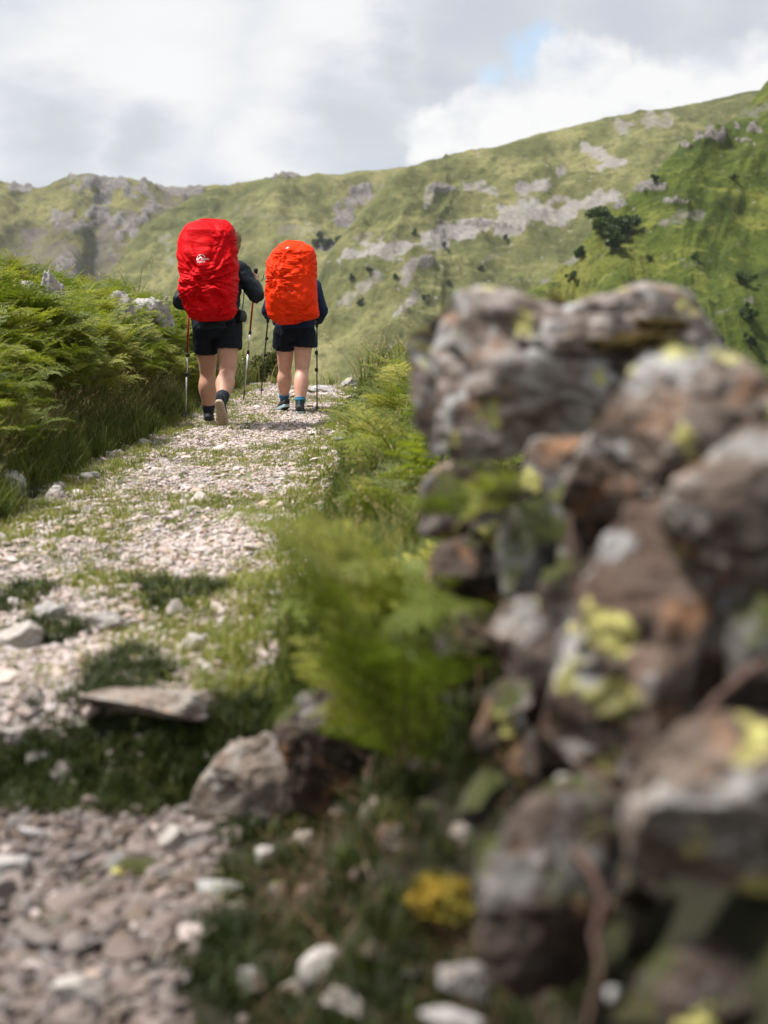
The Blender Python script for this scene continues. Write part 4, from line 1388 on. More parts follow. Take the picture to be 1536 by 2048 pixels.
def crown_mesh(name, w_, h, seed, leaf, n, mat):
    r = np.random.default_rng(seed)
    V, F = [], []
    lobes = [(r.normal(0, 0.26, 3) * np.array([w_, w_, h * 0.7]), r.uniform(0.28, 0.5)) for _ in range(9)]
    k = 0
    for i in range(n):
        c_, rr = lobes[r.integers(0, len(lobes))]
        dv = r.normal(size=3)
        dv /= np.linalg.norm(dv)
        q = c_ + dv * rr * r.uniform(0.45, 1.05) * np.array([w_, w_, h]) * 0.5
        a = r.normal(size=3)
        a /= np.linalg.norm(a)
        b_ = np.cross(a, r.normal(size=3))
        b_ /= np.linalg.norm(b_)
        s = leaf * r.uniform(0.6, 1.4)
        V += [q - a * s, q + b_ * s * 0.5, q + a * s, q - b_ * s * 0.5]
        F.append((k, k + 1, k + 2, k + 3))
        k += 4
    return mesh_from(name, V, F, mat, False)


def trunk_mesh(h, r0, seed):
    r = np.random.default_rng(seed)
    V, F = [], []
    for i in range(6):
        t_ = i / 5
        c_ = Vector((r.normal() * 0.04 * h * t_, r.normal() * 0.04 * h * t_, h * t_))
        for k in range(7):
            V.append(c_ + Vector((math.cos(k * 0.8976), math.sin(k * 0.8976), 0)) * r0 * (1 - 0.65 * t_))
        if i:
            for k in range(7):
                F.append(((i - 1) * 7 + k, (i - 1) * 7 + (k + 1) % 7, i * 7 + (k + 1) % 7, i * 7 + k))
    return mesh_from('trunk', [tuple(q) for q in V], F, M['bark'])


M['bark'] = simple('bark', (0.075, 0.06, 0.045), 0.9, var=0.4, scale=3)
M['tree'] = leaf_mat('dark_tree_leaf', [(0.25, (0.024, 0.042, 0.014)), (0.5, (0.045, 0.072, 0.020)), (0.75, (0.085, 0.115, 0.03))], 0.2, noise_scale=0.4)
M['gorse'] = leaf_mat('gorse_leaf', [(0.25, (0.022, 0.035, 0.010)), (0.5, (0.045, 0.060, 0.014)), (0.75, (0.10, 0.105, 0.028))], 0.2, noise_scale=3)

bpy.context.view_layer.update()
HT = {o: bvh_of([o]) for o in (near_right, mid_right, mid_left)}


def hill_hit(o, px, py):
    dv = pixdir(px, py)
    return HT[o].ray_cast(Vector((0, 0, ZC)), dv)[0]


TREES = [(1205, 468, 46, near_right, 'large dark tree in the clump on the right fellside'), (1238, 478, 38, near_right, 'dark tree at the right of the clump on the right fellside'), (1178, 462, 30, near_right, 'smaller dark tree at the upper left of the clump on the right fellside'),
         (1222, 500, 34, near_right, 'dark tree at the bottom of the clump on the right fellside'), (1160, 516, 26, near_right, 'single dark tree below and left of the clump on the right fellside'), (1143, 560, 22, near_right, None), (1308, 365, 20, near_right, None), (1468, 362, 16, near_right, None),
         (1485, 570, 30, near_right, None), (1495, 640, 34, near_right, None), (1500, 690, 26, near_right, None), (1440, 690, 20, near_right, None), (1390, 520, 14, near_right, None), (1300, 520, 14, near_right, None), (1350, 640, 16, near_right, None),
         (650, 500, 30, mid_left, 'dark tree at the foot of the gully above the smaller pack'), (675, 492, 22, mid_left, 'dark tree right of the gully foot above the smaller pack'), (720, 612, 14, mid_right, None), (790, 560, 12, mid_right, None), (850, 600, 12, mid_right, None), (900, 570, 11, mid_right, None),
         (740, 545, 12, mid_right, None), (960, 540, 12, mid_right, None), (890, 495, 11, mid_right, None), (830, 470, 11, mid_right, None), (1010, 480, 10, mid_right, None), (705, 560, 12, mid_right, None)]
crowns = {}
for i, (px, py, wpx, ho, lab) in enumerate(TREES):
    hit = hill_hit(ho, px, py)
    if hit is None:
        continue
    dd = hit.length
    wd = wpx * dd / FPX * (1.45 if i < 4 else 1.0 if ho is near_right else 1.15)
    big = ho is near_right
    e = empty('tree', (hit.x, hit.y, hit.z - wd * 0.08))
    if lab:
        tag(e, lab, 'tree')
    elif big:
        tag(e, 'small dark tree standing alone on the bright green right fellside', 'tree', 'lone trees on the right fellside')
    else:
        tag(e, 'small dark tree dotted on the scree streaked middle fellside', 'tree', 'trees dotted on the middle fellside')
    c_ = link('crown', crown_mesh('crown', wd, wd * 0.9, 700 + i, wd * 0.075, 1300, M['tree']), e, (0, 0, wd * 0.55))
    link('trunk', trunk_mesh(wd * 0.5, wd * 0.05, i), e)

p = at(530, 760, 21.5)
zg = float(Gz(p.x, p.y)[0])
e = empty('bush', (p.x, p.y, zg))
tag(e, 'dark gorse bush at the path crest beside the smaller hiker\'s left pole', 'bush')
link('crown', crown_mesh('crown', 0.48, 0.46, 31, 0.028, 2600, M['gorse']), e, (0, 0, p.z + 0.20 - zg))
link('trunk', trunk_mesh(max(0.2, p.z + 0.1 - zg), 0.025, 3), e)

# ------------------------------------------------------------------ the two hikers


def cat_rom(pts, per=5):
    P = [np.array(p, float) for p in pts]
    P = [2 * P[0] - P[1]] + P + [2 * P[-1] - P[-2]]
    out = []
    for i in range(1, len(P) - 2):
        for k in range(per):
            t_ = k / per
            a, b_, c_, d = P[i - 1], P[i], P[i + 1], P[i + 2]
            out.append(0.5 * (2 * b_ + (c_ - a) * t_ + (2 * a - 5 * b_ + 4 * c_ - d) * t_ ** 2 + (3 * b_ - a - 3 * c_ + d) * t_ ** 3))
    out.append(P[-2])
    return np.array(out)


class Soup:
    """closed tubes and balls gathered for one remeshed skin"""
    def __init__(self):
        self.v, self.f = [], []

    def tube(self, pts, n=18, per=5, lateral=(1, 0, 0)):
        """pts: x, y, z, half width along the lateral axis, half depth across it"""
        C = cat_rom(pts, per)
        k0 = len(self.v)
        m_ = len(C)
        for i in range(m_):
            t_ = Vector(C[min(i + 1, m_ - 1), :3] - C[max(i - 1, 0), :3]).normalized()
            lat = Vector(lateral)
            lat = (lat - t_ * lat.dot(t_)).normalized()
            fr = t_.cross(lat).normalized()
            for k in range(n):
                a = 6.283185 * k / n
                q = Vector(C[i, :3]) + lat * math.cos(a) * C[i, 3] + fr * math.sin(a) * C[i, 4]
                self.v.append(tuple(q))
        for i in range(m_ - 1):
            for k in range(n):
                a, b_ = k0 + i * n + k, k0 + i * n + (k + 1) % n
                self.f.append((a, b_, b_ + n, a + n))
        for i, rev in ((0, True), (m_ - 1, False)):
            ring = [k0 + i * n + k for k in range(n)]
            self.f.append(tuple(ring[::-1] if rev else ring))

    def ball(self, c, r, rot=None):
        v, f = ICO[3]
        k0 = len(self.v)
        v = v * np.asarray(r)
        if rot is not None:
            v = v @ np.array(rot.to_3x3()).T
        self.v += [tuple(q) for q in v + np.asarray(c)]
        self.f += [tuple(int(i) + k0 for i in q) for q in f]

    def skin(self, name, voxel, mat, smooth=4, parent=None, wrinkle=None):
        me = bpy.data.meshes.new('soup')
        me.from_pydata(self.v, [], self.f)
        o = bpy.data.objects.new('soup', me)
        col.objects.link(o)
        m1 = o.modifiers.new('r', 'REMESH')
        m1.mode = 'VOXEL'
        m1.voxel_size = voxel
        m2 = o.modifiers.new('s', 'SMOOTH')
        m2.factor = 0.5
        m2.iterations = smooth
        dg = bpy.context.evaluated_depsgraph_get()
        me2 = bpy.data.meshes.new_from_object(o.evaluated_get(dg))
        bpy.data.objects.remove(o)
        bpy.data.meshes.remove(me)
        me2.name = name
        if wrinkle:
            n = len(me2.vertices)
            co = np.zeros(n * 3, np.float32)
            no = np.zeros(n * 3, np.float32)
            me2.vertices.foreach_get('co', co)
            me2.vertices.foreach_get('normal', no)
            co, no = co.reshape(-1, 3).astype(float), no.reshape(-1, 3)
            co = co + no * wrinkle(co)[:, None]
            me2.vertices.foreach_set('co', co.astype(np.float32).ravel())
        me2.materials.clear()
        me2.materials.append(mat)
        me2.polygons.foreach_set('use_smooth', np.ones(len(me2.polygons), bool))
        me2.update()
        return link(name, me2, parent)


def skin_mat(name, c):
    m, t, b, out = new_mat(name)
    oc = t.add('ShaderNodeTexCoord').outputs['Object']
    n = t.noise(oc, 14, 5, 0.6)
    n2 = t.noise(oc, 55, 3)
    cc = t.mix(t.range(n, 0.3, 0.7), tuple(q * k for q, k in zip(c, (0.90, 0.82, 0.80))), c)
    cc = t.mix(t.math('MULTIPLY', t.range(n2, 0.68, 0.78), 0.35), cc, tuple(q * 0.5 for q in c))
    t.set(b.inputs['Base Color'], cc)
    b.inputs['Roughness'].default_value = 0.55
    b.inputs['Subsurface Weight'].default_value = 0.12
    b.inputs['Subsurface Radius'].default_value = (0.012, 0.005, 0.003)
    b.inputs['Subsurface Scale'].default_value = 0.6
    return m


def cloth_mat(name, c, rough=0.7, wr=0.4, scale=26, sheen=0.0, trans=None):
    m, t, b, out = new_mat(name)
    oc = t.add('ShaderNodeTexCoord').outputs['Object']
    n = t.noise(t.vmath('MULTIPLY', oc, (1, 1, 0.7)), scale, 5, 0.6, 0.8)
    n2 = t.noise(oc, 900, 2)
    t.set(b.inputs['Base Color'], t.mix(n, tuple(q * 0.88 for q in c), tuple(min(1, q * 1.1) for q in c)))
    b.inputs['Roughness'].default_value = rough
    b.inputs['Sheen Weight'].default_value = sheen
    b.inputs['Specular IOR Level'].default_value = 0.12
    bp = t.add('ShaderNodeBump')
    bp.inputs['Strength'].default_value = wr
    bp.inputs['Distance'].default_value = 0.008
    t.set(bp.inputs['Height'], t.math('ADD', n, t.math('MULTIPLY', n2, 0.03)))
    t.l.new(bp.outputs[0], b.inputs['Normal'])
    return m


M['skin_a'] = skin_mat('skin_tan', (0.50, 0.285, 0.195))
M['skin_b'] = skin_mat('skin_pale', (0.60, 0.34, 0.25))
M['jacket_a'] = cloth_mat('jacket_charcoal', (0.014, 0.020, 0.026), 0.55, 0.5)
M['sleeve_b'] = cloth_mat('navy_fleece', (0.012, 0.024, 0.052), 0.8, 0.3)
M['shorts_a'] = cloth_mat('shorts_black', (0.007, 0.009, 0.013), 0.75, 0.5)
M['shorts_b'] = cloth_mat('shorts_navy_black', (0.006, 0.008, 0.014), 0.75, 0.5)
M['boot_a'] = cloth_mat('boot_charcoal', (0.028, 0.030, 0.034), 0.7, 0.4, 40)
M['boot_b'] = cloth_mat('boot_grey', (0.045, 0.046, 0.048), 0.75, 0.4, 40)
M['sole_tan'] = simple('sole_tan', (0.36, 0.28, 0.20), 0.8, var=0.25)
M['sole_dark'] = simple('sole_dark', (0.03, 0.03, 0.03), 0.8)
M['midsole'] = simple('midsole_pale', (0.32, 0.42, 0.44), 0.7)
M['teal'] = simple('teal_fabric', (0.012, 0.14, 0.18), 0.7)
M['sock_a'] = simple('sock_navy', (0.010, 0.014, 0.028), 0.9, bump=0.6, scale=120)
M['sock_b'] = simple('sock_blue', (0.02, 0.12, 0.26), 0.9, bump=0.6, scale=120)
M['hair'] = simple('hair_light_brown', (0.22, 0.13, 0.065), 0.55, var=0.45, scale=40)
M['hair_b'] = simple('hair_brown', (0.10, 0.055, 0.03), 0.55, var=0.45, scale=40)
M['black'] = simple('black_webbing', (0.010, 0.010, 0.011), 0.6)
M['plastic'] = simple('black_plastic', (0.014, 0.014, 0.015), 0.45)
M['cork'] = simple('black_foam_grip', (0.012, 0.012, 0.013), 0.8)
M['alu'] = simple('brushed_aluminium', (0.62, 0.62, 0.63), 0.35, 0.9, var=0.05)
M['pole_red'] = simple('red_anodised', (0.30, 0.012, 0.018), 0.35, 0.3)
M['pole_dark'] = simple('black_anodised', (0.018, 0.022, 0.024), 0.4, 0.3)
M['pole_green'] = simple('dark_green_anodised', (0.012, 0.050, 0.040), 0.4, 0.3)
M['white'] = simple('white_print', (0.80, 0.80, 0.80), 0.6, var=0.02)
M['blue_tube'] = simple('blue_hose', (0.02, 0.22, 0.45), 0.4)
M['eye'] = simple('eye_white', (0.75, 0.73, 0.70), 0.3)


def hand(S, wrist, grip, ax, outward, side, r=0.0088):
    """a fist closed round a pole: palm, four unequal fingers curling round it, thumb on top"""
    ax = Vector(ax).normalized()
    grip, wrist = Vector(grip), Vector(wrist)
    o = Vector(outward)
    o = (o - ax * o.dot(ax)).normalized()          # from the pole towards the palm
    f = ax.cross(o).normalized() * side
    kn = []
    for k in range(4):
        h = 0.034 - k * 0.0215
        ln = (1.0, 1.08, 1.03, 0.86)[k]
        ctr = grip + ax * h
        pts = []
        for j in range(8):
            a = R(-10 + 235 * ln * j / 7)
            rad = 0.028 - 0.004 * j / 7
            p_ = ctr + (o * math.cos(a) + f * math.sin(a)) * rad
            rr = r * (1.08 - 0.28 * j / 7)
            pts.append((*p_, rr, rr))
        S.tube(pts, 8, 2, lateral=tuple(ax))
        kn.append(ctr + o * 0.027)
    pc = grip + o * 0.034
    b0 = wrist
    S.tube([(*b0, 0.030, 0.022), (*(b0 * 0.5 + pc * 0.5), 0.036, 0.020), (*pc, 0.041, 0.016), (*(pc * 0.75 + grip * 0.25 + f * 0.012), 0.038, 0.013)], 12, 3, lateral=tuple(ax))
    tp = []
    for j in range(6):
        a = R(-30 - 150 * j / 5)
        p_ = grip + ax * (0.036 + 0.016 * math.sin(j / 5 * 3.1)) + (o * math.cos(a) + f * math.sin(a)) * 0.029
        tp.append((*p_, 0.0105 - 0.0005 * j, 0.0105 - 0.0005 * j))
    S.tube([(*(b0 * 0.4 + pc * 0.6), 0.014, 0.014)] + tp, 8, 2, lateral=tuple(ax))


def leg_pts(hip, knee, ank, k=1.0, calf=1.0):
    hip, knee, ank = Vector(hip), Vector(knee), Vector(ank)
    th, sh = knee - hip, ank - knee
    out = []
    for t_, rl, rf, dy in ((0, .098, .105, -.015), (.18, .097, .104, -.012), (.42, .090, .094, -.004), (.68, .082, .083, .0), (.88, .074, .074, .0)):
        p_ = hip + th * t_
        out.append((p_.x, p_.y + dy, p_.z, rl * k, rf * k))
    out.append((knee.x, knee.y, knee.z, .066 * k * (0.5 + 0.5 * calf), .069 * k))
    for t_, rl, rf, dy in ((.12, .063 * (0.5 + 0.5 * calf), .064, -.006), (.30, .070 * calf, .072 * calf, -.020), (.45, .069 * calf, .069 * calf, -.020), (.65, .060, .061, -.012), (.84, .046, .048, -.004), (1, .042, .047, 0)):
        p_ = knee + sh * t_
        out.append((p_.x, p_.y + dy, p_.z, rl * k, rf * k))
    return out


def make_boot(parent, ank, yaw, pitch, L, mats, open_sock, sock_mat, sock_top, name='boot'):
    """upper, collar and lugged sole built along +Y from the heel, turned about the ankle"""
    X = Matrix.Translation(ank) @ Matrix.Rotation(R(yaw), 4, 'Z') @ Matrix.Rotation(R(-pitch), 4, 'X')
    S = Soup()
    hb = -0.095      # ground under the ankle in boot space
    sec = [(-.085, .030, .055, .055), (-.070, .037, .075, .075), (-.02, .041, .080, .095), (.04, .044, .072, .088), (.09, .048, .048, .062), (.14, .048, .036, .05), (.175, .040, .030, .042), (.195, .022, .020, .032)]
    S.tube([(0, y * L / .28, hb + 0.022 + h * .5, w_, h * 0.62) for (y, w_, h, q) in sec], 16, 4)
    S.tube([(0, -.012, hb + 0.05, .046, .060), (0, -.008, -0.01, .047, .060), (0, -.006, .045, .046, .056), (0, -.006, .065, .044, .053)], 18, 4)
    up = S.skin(name, 0.006, mats[0], 3, None, lambda c_: 0.0012 * fbm(c_ * 60, 2))
    up.parent = parent
    up.matrix_local = X
    # sole: an outline swept upwards, with lugs below
    out = [(-.088, .0), (-.080, .026), (-.05, .039), (0, .040), (.05, .043), (.10, .050), (.15, .048), (.185, .034), (.202, .0)]
    loop = [(w_, y * L / .28) for (y, w_) in out] + [(-w_, y * L / .28) for (y, w_) in out[-2:0:-1]]
    V, F = [], []
    n = len(loop)
    for z_, g in ((hb + 0.006, 0.93), (hb + 0.010, 1.0), (hb + 0.028, 1.03), (hb + 0.036, 0.97)):
        V += [(x_ * g, 0.055 + (y_ - 0.055) * (1 + (g - 1) * .5), z_) for x_, y_ in loop]
    for i in range(3):
        for k in range(n):
            F.append((i * n + k, i * n + (k + 1) % n, (i + 1) * n + (k + 1) % n, (i + 1) * n + k))
    F += [tuple(range(n))[::-1], tuple(range(3 * n, 4 * n))]
    so = link('sole', mesh_from('sole', V, F, mats[1], False), up)
    V, F = [], []
    for iy in range(9):
        y_ = (-0.072 + iy * 0.0305) * L / .28
        hw = np.interp(y_, [a * L / .28 for a, _ in out], [b_ for _, b_ in out]) * 0.9
        for ix in range(4):
            x0 = -hw + 2 * hw * ix / 4 + 0.002
            x1 = -hw + 2 * hw * (ix + 1) / 4 - 0.002
            sk = 0.006 * (1 if ix in (1, 2) else -1)
            k0 = len(V)
            for z_ in (hb + 0.007, hb - 0.001):
                g = 0 if z_ > hb else 0.0015
                V += [(x0 + g, y_ + g + sk, z_), (x1 - g, y_ + g - sk * .3, z_), (x1 - g, y_ + 0.020 - g - sk * .3, z_), (x0 + g, y_ + 0.020 - g + sk, z_)]
            F += [(k0 + 4, k0 + 7, k0 + 6, k0 + 5)] + [(k0 + a, k0 + (a + 1) % 4, k0 + 4 + (a + 1) % 4, k0 + 4 + a) for a in range(4)]
    lg = link('tread', mesh_from('tread', V, F, mats[2], False), up)
    # collar, heel tab and laces
    S = Soup()
    S.tube([(0, -.006, .052, .049, .058), (0, -.006, .060, .051, .060), (0, -.006, .070, .048, .057)], 18, 3)
    S.skin('collar', 0.006, mats[3], 2, up)
    S = Soup()
    S.tube([(0, -.064, hb + .05, .012, .005), (0, -.073, -.02, .011, .005), (0, -.068, .05, .010, .005)], 8, 3)
    o = S.skin('heel_tab', 0.004, mats[4], 2)
    o.parent = up
    return up


def make_sock(parent, ank, knee, t0, t1, k, mat):
    ank, knee = Vector(ank), Vector(knee)
    S = Soup()
    pts = []
    for i in range(5):
        t_ = t0 + (t1 - t0) * i / 4
        p_ = ank.lerp(knee, t_)
        rr = 0.045 + 0.03 * t_
        pts.append((p_.x, p_.y - 0.003, p_.z, (rr + 0.004) * k, (rr + 0.007) * k))
    S.tube(pts, 18, 4)
    return S.skin('sock', 0.006, mat, 2, parent, lambda c_: 0.0015 * np.sin(c_[:, 2] * 420))


def wrinkles(amp, sc, seed):
    return lambda c_: amp * ridged(c_ * sc * np.array([1, 1, 0.8]), 3, 0.5, seed) + amp * 0.6 * fbm(c_ * sc * 2.5, 2, seed=seed)


def hiker(base, J, mats, label, k, jacket_r, hair_ponytail):
    """J: joints in metres from base, +Y ahead, the person is seen from behind"""
    V_ = {n: Vector(q) for n, q in J.items() if isinstance(q, tuple) and len(q) == 3}
    S = Soup()
    pel = (V_['hip_l'] + V_['hip_r']) / 2
    neck, head = V_['neck'], V_['head']
    hw = (V_['hip_r'] - V_['hip_l']).length / 2
    S.tube([(pel.x, pel.y - .01, pel.z - .09, .12 * k, .09 * k), (pel.x, pel.y - .012, pel.z - .02, (hw + .085) * k, .12 * k), (pel.x, pel.y, pel.z + .10, .155 * k, .115 * k), *[(*pel.lerp(neck, t_), a * k, b_ * k) for t_, a, b_ in ((.36, .140, .105), (.6, .165, .115), (.8, .178, .115), (.93, .12, .085), (1.0, .060, .060))]], 24, 5)
    S.tube([(*neck.lerp(head, -.2), .058, .062), (*neck.lerp(head, .25), .054, .058), (*neck.lerp(head, .6), .056, .062)], 16, 4)
    # head with jaw, nose, brow, lips, ears
    S.ball(head + Vector((0, -.005, .02)), (.074, .094, .098))
    S.ball(head + Vector((0, .030, -.055)), (.056, .062, .058))
    S.ball(head + Vector((0, .098, -.018)), (.013, .020, .024))
    S.ball(head + Vector((0, .086, -.030)), (.018, .014, .012))
    S.ball(head + Vector((0, .082, .026)), (.050, .016, .014))
    S.ball(head + Vector((0, .088, -.062)), (.024, .010, .007))
    S.ball(head + Vector((0, .084, -.092)), (.022, .016, .018))
    for sx in (-1, 1):
        S.ball(head + Vector((sx * .076, -.008, -.008)), (.010, .020, .032))
        S.ball(head + Vector((sx * .040, .066, -.026)), (.026, .022, .022))
    for sd_, sx in (('l', -1), ('r', 1)):
        hip, kn, an = V_['hip_' + sd_], V_['knee_' + sd_], V_['ank_' + sd_]
        S.tube(leg_pts(hip, kn, an, k, J['calf'] if 'calf' in J and not isinstance(J['calf'], tuple) else 1.0), 20, 5)
        sh, el, wr = V_['sh_' + sd_], V_['el_' + sd_], V_['wr_' + sd_]
        S.ball(sh, (.058, .058, .058))
        S.tube([(*sh, .052, .052), (*sh.lerp(el, .4), .048, .048), (*sh.lerp(el, .8), .041, .041), (*el, .038, .038), (*el.lerp(wr, .25), .041, .040), (*el.lerp(wr, .65), .033, .031), (*wr, .028, .024)], 14, 4, lateral=(0.3, 0.9, 0.2))
        hand(S, wr, V_['gr_' + sd_], V_['ax_' + sd_], (wr - V_['gr_' + sd_]) + Vector((sx * .03, -.02, 0)), sx)
        # foot inside the boot
    for sd_, (yaw, pitch) in (('l', J['foot_l']), ('r', J['foot_r'])):
        an = V_['ank_' + sd_]
        Xf = Matrix.Rotation(R(yaw), 3, 'Z') @ Matrix.Rotation(R(-pitch), 3, 'X')
        pts = []
        for y_, z_, a, b_ in ((-.05, -.045, .028, .030), (0, -.04, .034, .040), (.06, -.05, .038, .028), (.12, -.06, .040, .018), (.16, -.062, .032, .012)):
            q = an + Xf @ Vector((0, y_, z_))
            pts.append((*q, a, b_))
        S.tube(pts, 12, 3)
    body = S.skin('person', 0.0055, mats['skin'], 3)
    body.location = base
    tag(body, label, 'person', None)
    for sx in (-1, 1):
        e = Soup()
        e.ball(head + Vector((sx * .032, .076, .000)), (.012, .012, .012))
        me = mesh_from('eye', e.v, e.f, M['eye'])
        link('eye', me, body)
    # hair: a cap and a loose knot, with stray strands
    S = Soup()
    S.ball(head + Vector((0, -.020, .036)), (.086, .098, .094))
    S.ball(head + Vector((0, -.050, -.020)), (.078, .062, .080))
    if hair_ponytail:
        S.ball(head + Vector((.01, -.11, .03)), (.042, .042, .045))
        S.tube([(*(head + Vector((.01, -.11, .02))), .03, .03), (*(head + Vector((.02, -.14, -.06))), .032, .028), (*(head + Vector((.02, -.12, -.14))), .016, .014)], 12, 4)
    hr = S.skin('hair', 0.006, mats['hair'], 3, body, lambda c_: 0.004 * ridged(c_ * np.array([60, 60, 12]), 3))
    r = np.random.default_rng(5)
    V, F = [], []
    for i in range(420):
        dv = r.normal(size=3)
        dv[2] = abs(dv[2]) * 0.9 - 0.25
        dv /= np.linalg.norm(dv)
        q = np.array(head) + np.array((0, -.02, .03)) + dv * np.array((.084, .096, .092))
        tn = np.cross(dv, r.normal(size=3))
        tn /= np.linalg.norm(tn)
        sd2 = np.cross(dv, tn) * 0.0011
        p0, p1, p2 = q, q + dv * 0.010 + tn * 0.018, q + dv * r.uniform(.010, .032) + tn * r.uniform(.02, .045)
        k0 = len(V)
        V += [p0 - sd2, p0 + sd2, p1 + sd2, p1 - sd2, p2]
        F += [(k0, k0 + 1, k0 + 2, k0 + 3), (k0 + 3, k0 + 2, k0 + 4)]
    o = link('stray_hair', mesh_from('stray_hair', V, F, mats['hair'], False), hr)
    o['kind'] = 'stuff'
    # jacket with sleeves, hood or collar
    S = Soup()
    jr = jacket_r
    S.tube([(pel.x, pel.y - .01, pel.z + J['hem'], (hw + .105) * k, .15 * k), (pel.x, pel.y - .005, pel.z + J['hem'] + .06, (hw + .10) * k, .145 * k), *[(*pel.lerp(neck, t_), a * k + jr, b_ * k + jr) for t_, a, b_ in ((.36, .155, .115), (.6, .178, .125), (.82, .188, .122), (.94, .13, .092), (1.0, .072, .072), (1.08, .066, .068))]], 28, 5)
    for sd_, sx in (('l', -1), ('r', 1)):
        sh, el, wr = V_['sh_' + sd_], V_['el_' + sd_], V_['wr_' + sd_]
        S.ball(sh, (.072 + jr * .5,) * 3)
        S.tube([(*(sh + (neck - sh) * .25), .070, .070), (*sh, .066 + jr, .066 + jr), (*sh.lerp(el, .4), .060 + jr, .060 + jr), (*sh.lerp(el, .8), .054 + jr, .054 + jr), (*el, .053 + jr, .053 + jr), (*el.lerp(wr, .3), .052 + jr, .050 + jr), (*el.lerp(wr, .7), .044 + jr * .7, .042 + jr * .7), (*el.lerp(wr, .97), .036, .034)], 18, 4, lateral=(0.3, 0.9, 0.2))
    S.skin('jacket', 0.008, mats['jacket'], 3, body, wrinkles(0.007 if jr > 0.004 else 0.003, 9, 3))
    # shorts
    S = Soup()
    S.tube([(pel.x, pel.y - .012, pel.z - .11, .15 * k, .11 * k), (pel.x, pel.y - .015, pel.z - .03, (hw + .105) * k, .142 * k), (pel.x, pel.y - .005, pel.z + .06, (hw + .095) * k, .135 * k), (pel.x, pel.y, pel.z + .15, (hw + .07) * k, .125 * k)], 28, 5)
    for sd_, sx in (('l', -1), ('r', 1)):
        hip, kn = V_['hip_' + sd_], V_['knee_' + sd_]
        L_ = J['short_' + sd_]
        pts = []
        for i in range(6):
            t_ = -0.02 + (L_ + .02) * i / 5
            q = hip.lerp(kn, t_)
            pts.append((q.x + sx * .004, q.y - .010, q.z, (.112 - .006 * i / 5 + J['flare'] * i / 5) * k, (.122 - .010 * i / 5 + J['flare'] * i / 5) * k))
        S.tube(pts, 20, 4)
    S.skin('shorts', 0.007, mats['shorts'], 2, body, wrinkles(0.0045, 10, 8))
    for sd_, sx in (('l', -1), ('r', 1)):
        yaw, pitch = J['foot_' + sd_]
        make_boot(body, V_['ank_' + sd_], yaw, pitch, J['boot_len'], mats['boot'], None, None, None)
        make_sock(body, V_['ank_' + sd_], V_['knee_' + sd_], 0.08, J['sock'], k, mats['sock'])
    return body


def make_pole(tip, top, upper, lower, label, mirror=1, band=None):
    """trekking pole along +Z from its tip"""
    tip, top = Vector(tip), Vector(top)
    ax = (top - tip)
    L = ax.length
    e = empty('trekking_pole', tip)
    e.rotation_euler = ax.to_track_quat('Z', 'Y').to_euler()
    tag(e, label, 'trekking pole', 'trekking poles of the two hikers')

    def lathe(name, prof, mat, n=12, parent=e):
        V, F = [], []
        for i, (z_, r_) in enumerate(prof):
            V += [(math.cos(6.2832 * k / n) * r_, math.sin(6.2832 * k / n) * r_, z_) for k in range(n)]
            if i:
                for k in range(n):
                    F.append(((i - 1) * n + k, (i - 1) * n + (k + 1) % n, i * n + (k + 1) % n, i * n + k))
        F += [tuple(range(n))[::-1], tuple(range((len(prof) - 1) * n, len(prof) * n))]
        return link(name, mesh_from(name, V, F, mat, True), parent)
    lathe('tip', [(0, .0025), (.012, .004), (.05, .006), (.085, .0085), (.09, .007)], M['plastic'])
    lathe('basket', [(.060, .008), (.061, .026), (.064, .027), (.068, .010)], M['plastic'], 18)
    lathe('lower_shaft', [(.088, .0066), (.45, .0066)], lower)
    lathe('middle_shaft', [(.44, .0076), (.64, .0076)], lower)
    for z_ in (.43, .61):
        lk = lathe('lock', [(z_, .010), (z_ + .004, .0125), (z_ + .034, .0125), (z_ + .04, .0095)], M['plastic'])
        V = [(x_ * .5 + .012 * mirror, y_, z_ + zz) for zz in (.006, .036) for x_, y_ in ((-.006, -.009), (.022, -.007), (.022, .007), (-.006, .009))]
        link('lever', mesh_from('lever', V, [(0, 3, 2, 1), (4, 5, 6, 7), (0, 1, 5, 4), (1, 2, 6, 5), (2, 3, 7, 6), (3, 0, 4, 7)], M['plastic'], False), lk)
    lathe('upper_shaft', [(.63, .0086), (L - .11, .0090)], upper)
    if band:
        lathe('band', [(.655, .0094), (.69, .0094)], band)
    lathe('grip', [(L - .125, .011), (L - .115, .0150), (L - .09, .0160), (L - .065, .0148), (L - .04, .0162), (L - .015, .0150), (L + .01, .0165), (L + .028, .0200), (L + .040, .0190), (L + .046, .010)], M['cork'], 16)
    # strap
    V, F = [], []
    for i in range(17):
        a = -0.3 + 3.7 * i / 16
        c_ = Vector((0.0, -.035 + .045 * math.cos(a), L - .02 - .075 * abs(math.sin(a * .85)) + .03))
        V += [tuple(c_ + Vector((-.008, 0, 0))), tuple(c_ + Vector((.008, 0, 0))), tuple(c_ + Vector((.008, .002, .002))), tuple(c_ + Vector((-.008, .002, .002)))]
        if i:
            for k in range(4):
                F.append(((i - 1) * 4 + k, (i - 1) * 4 + (k + 1) % 4, i * 4 + (k + 1) % 4, i * 4 + k))
    link('wrist_strap', mesh_from('wrist_strap', V, F, M['black'], False), e)
    return e


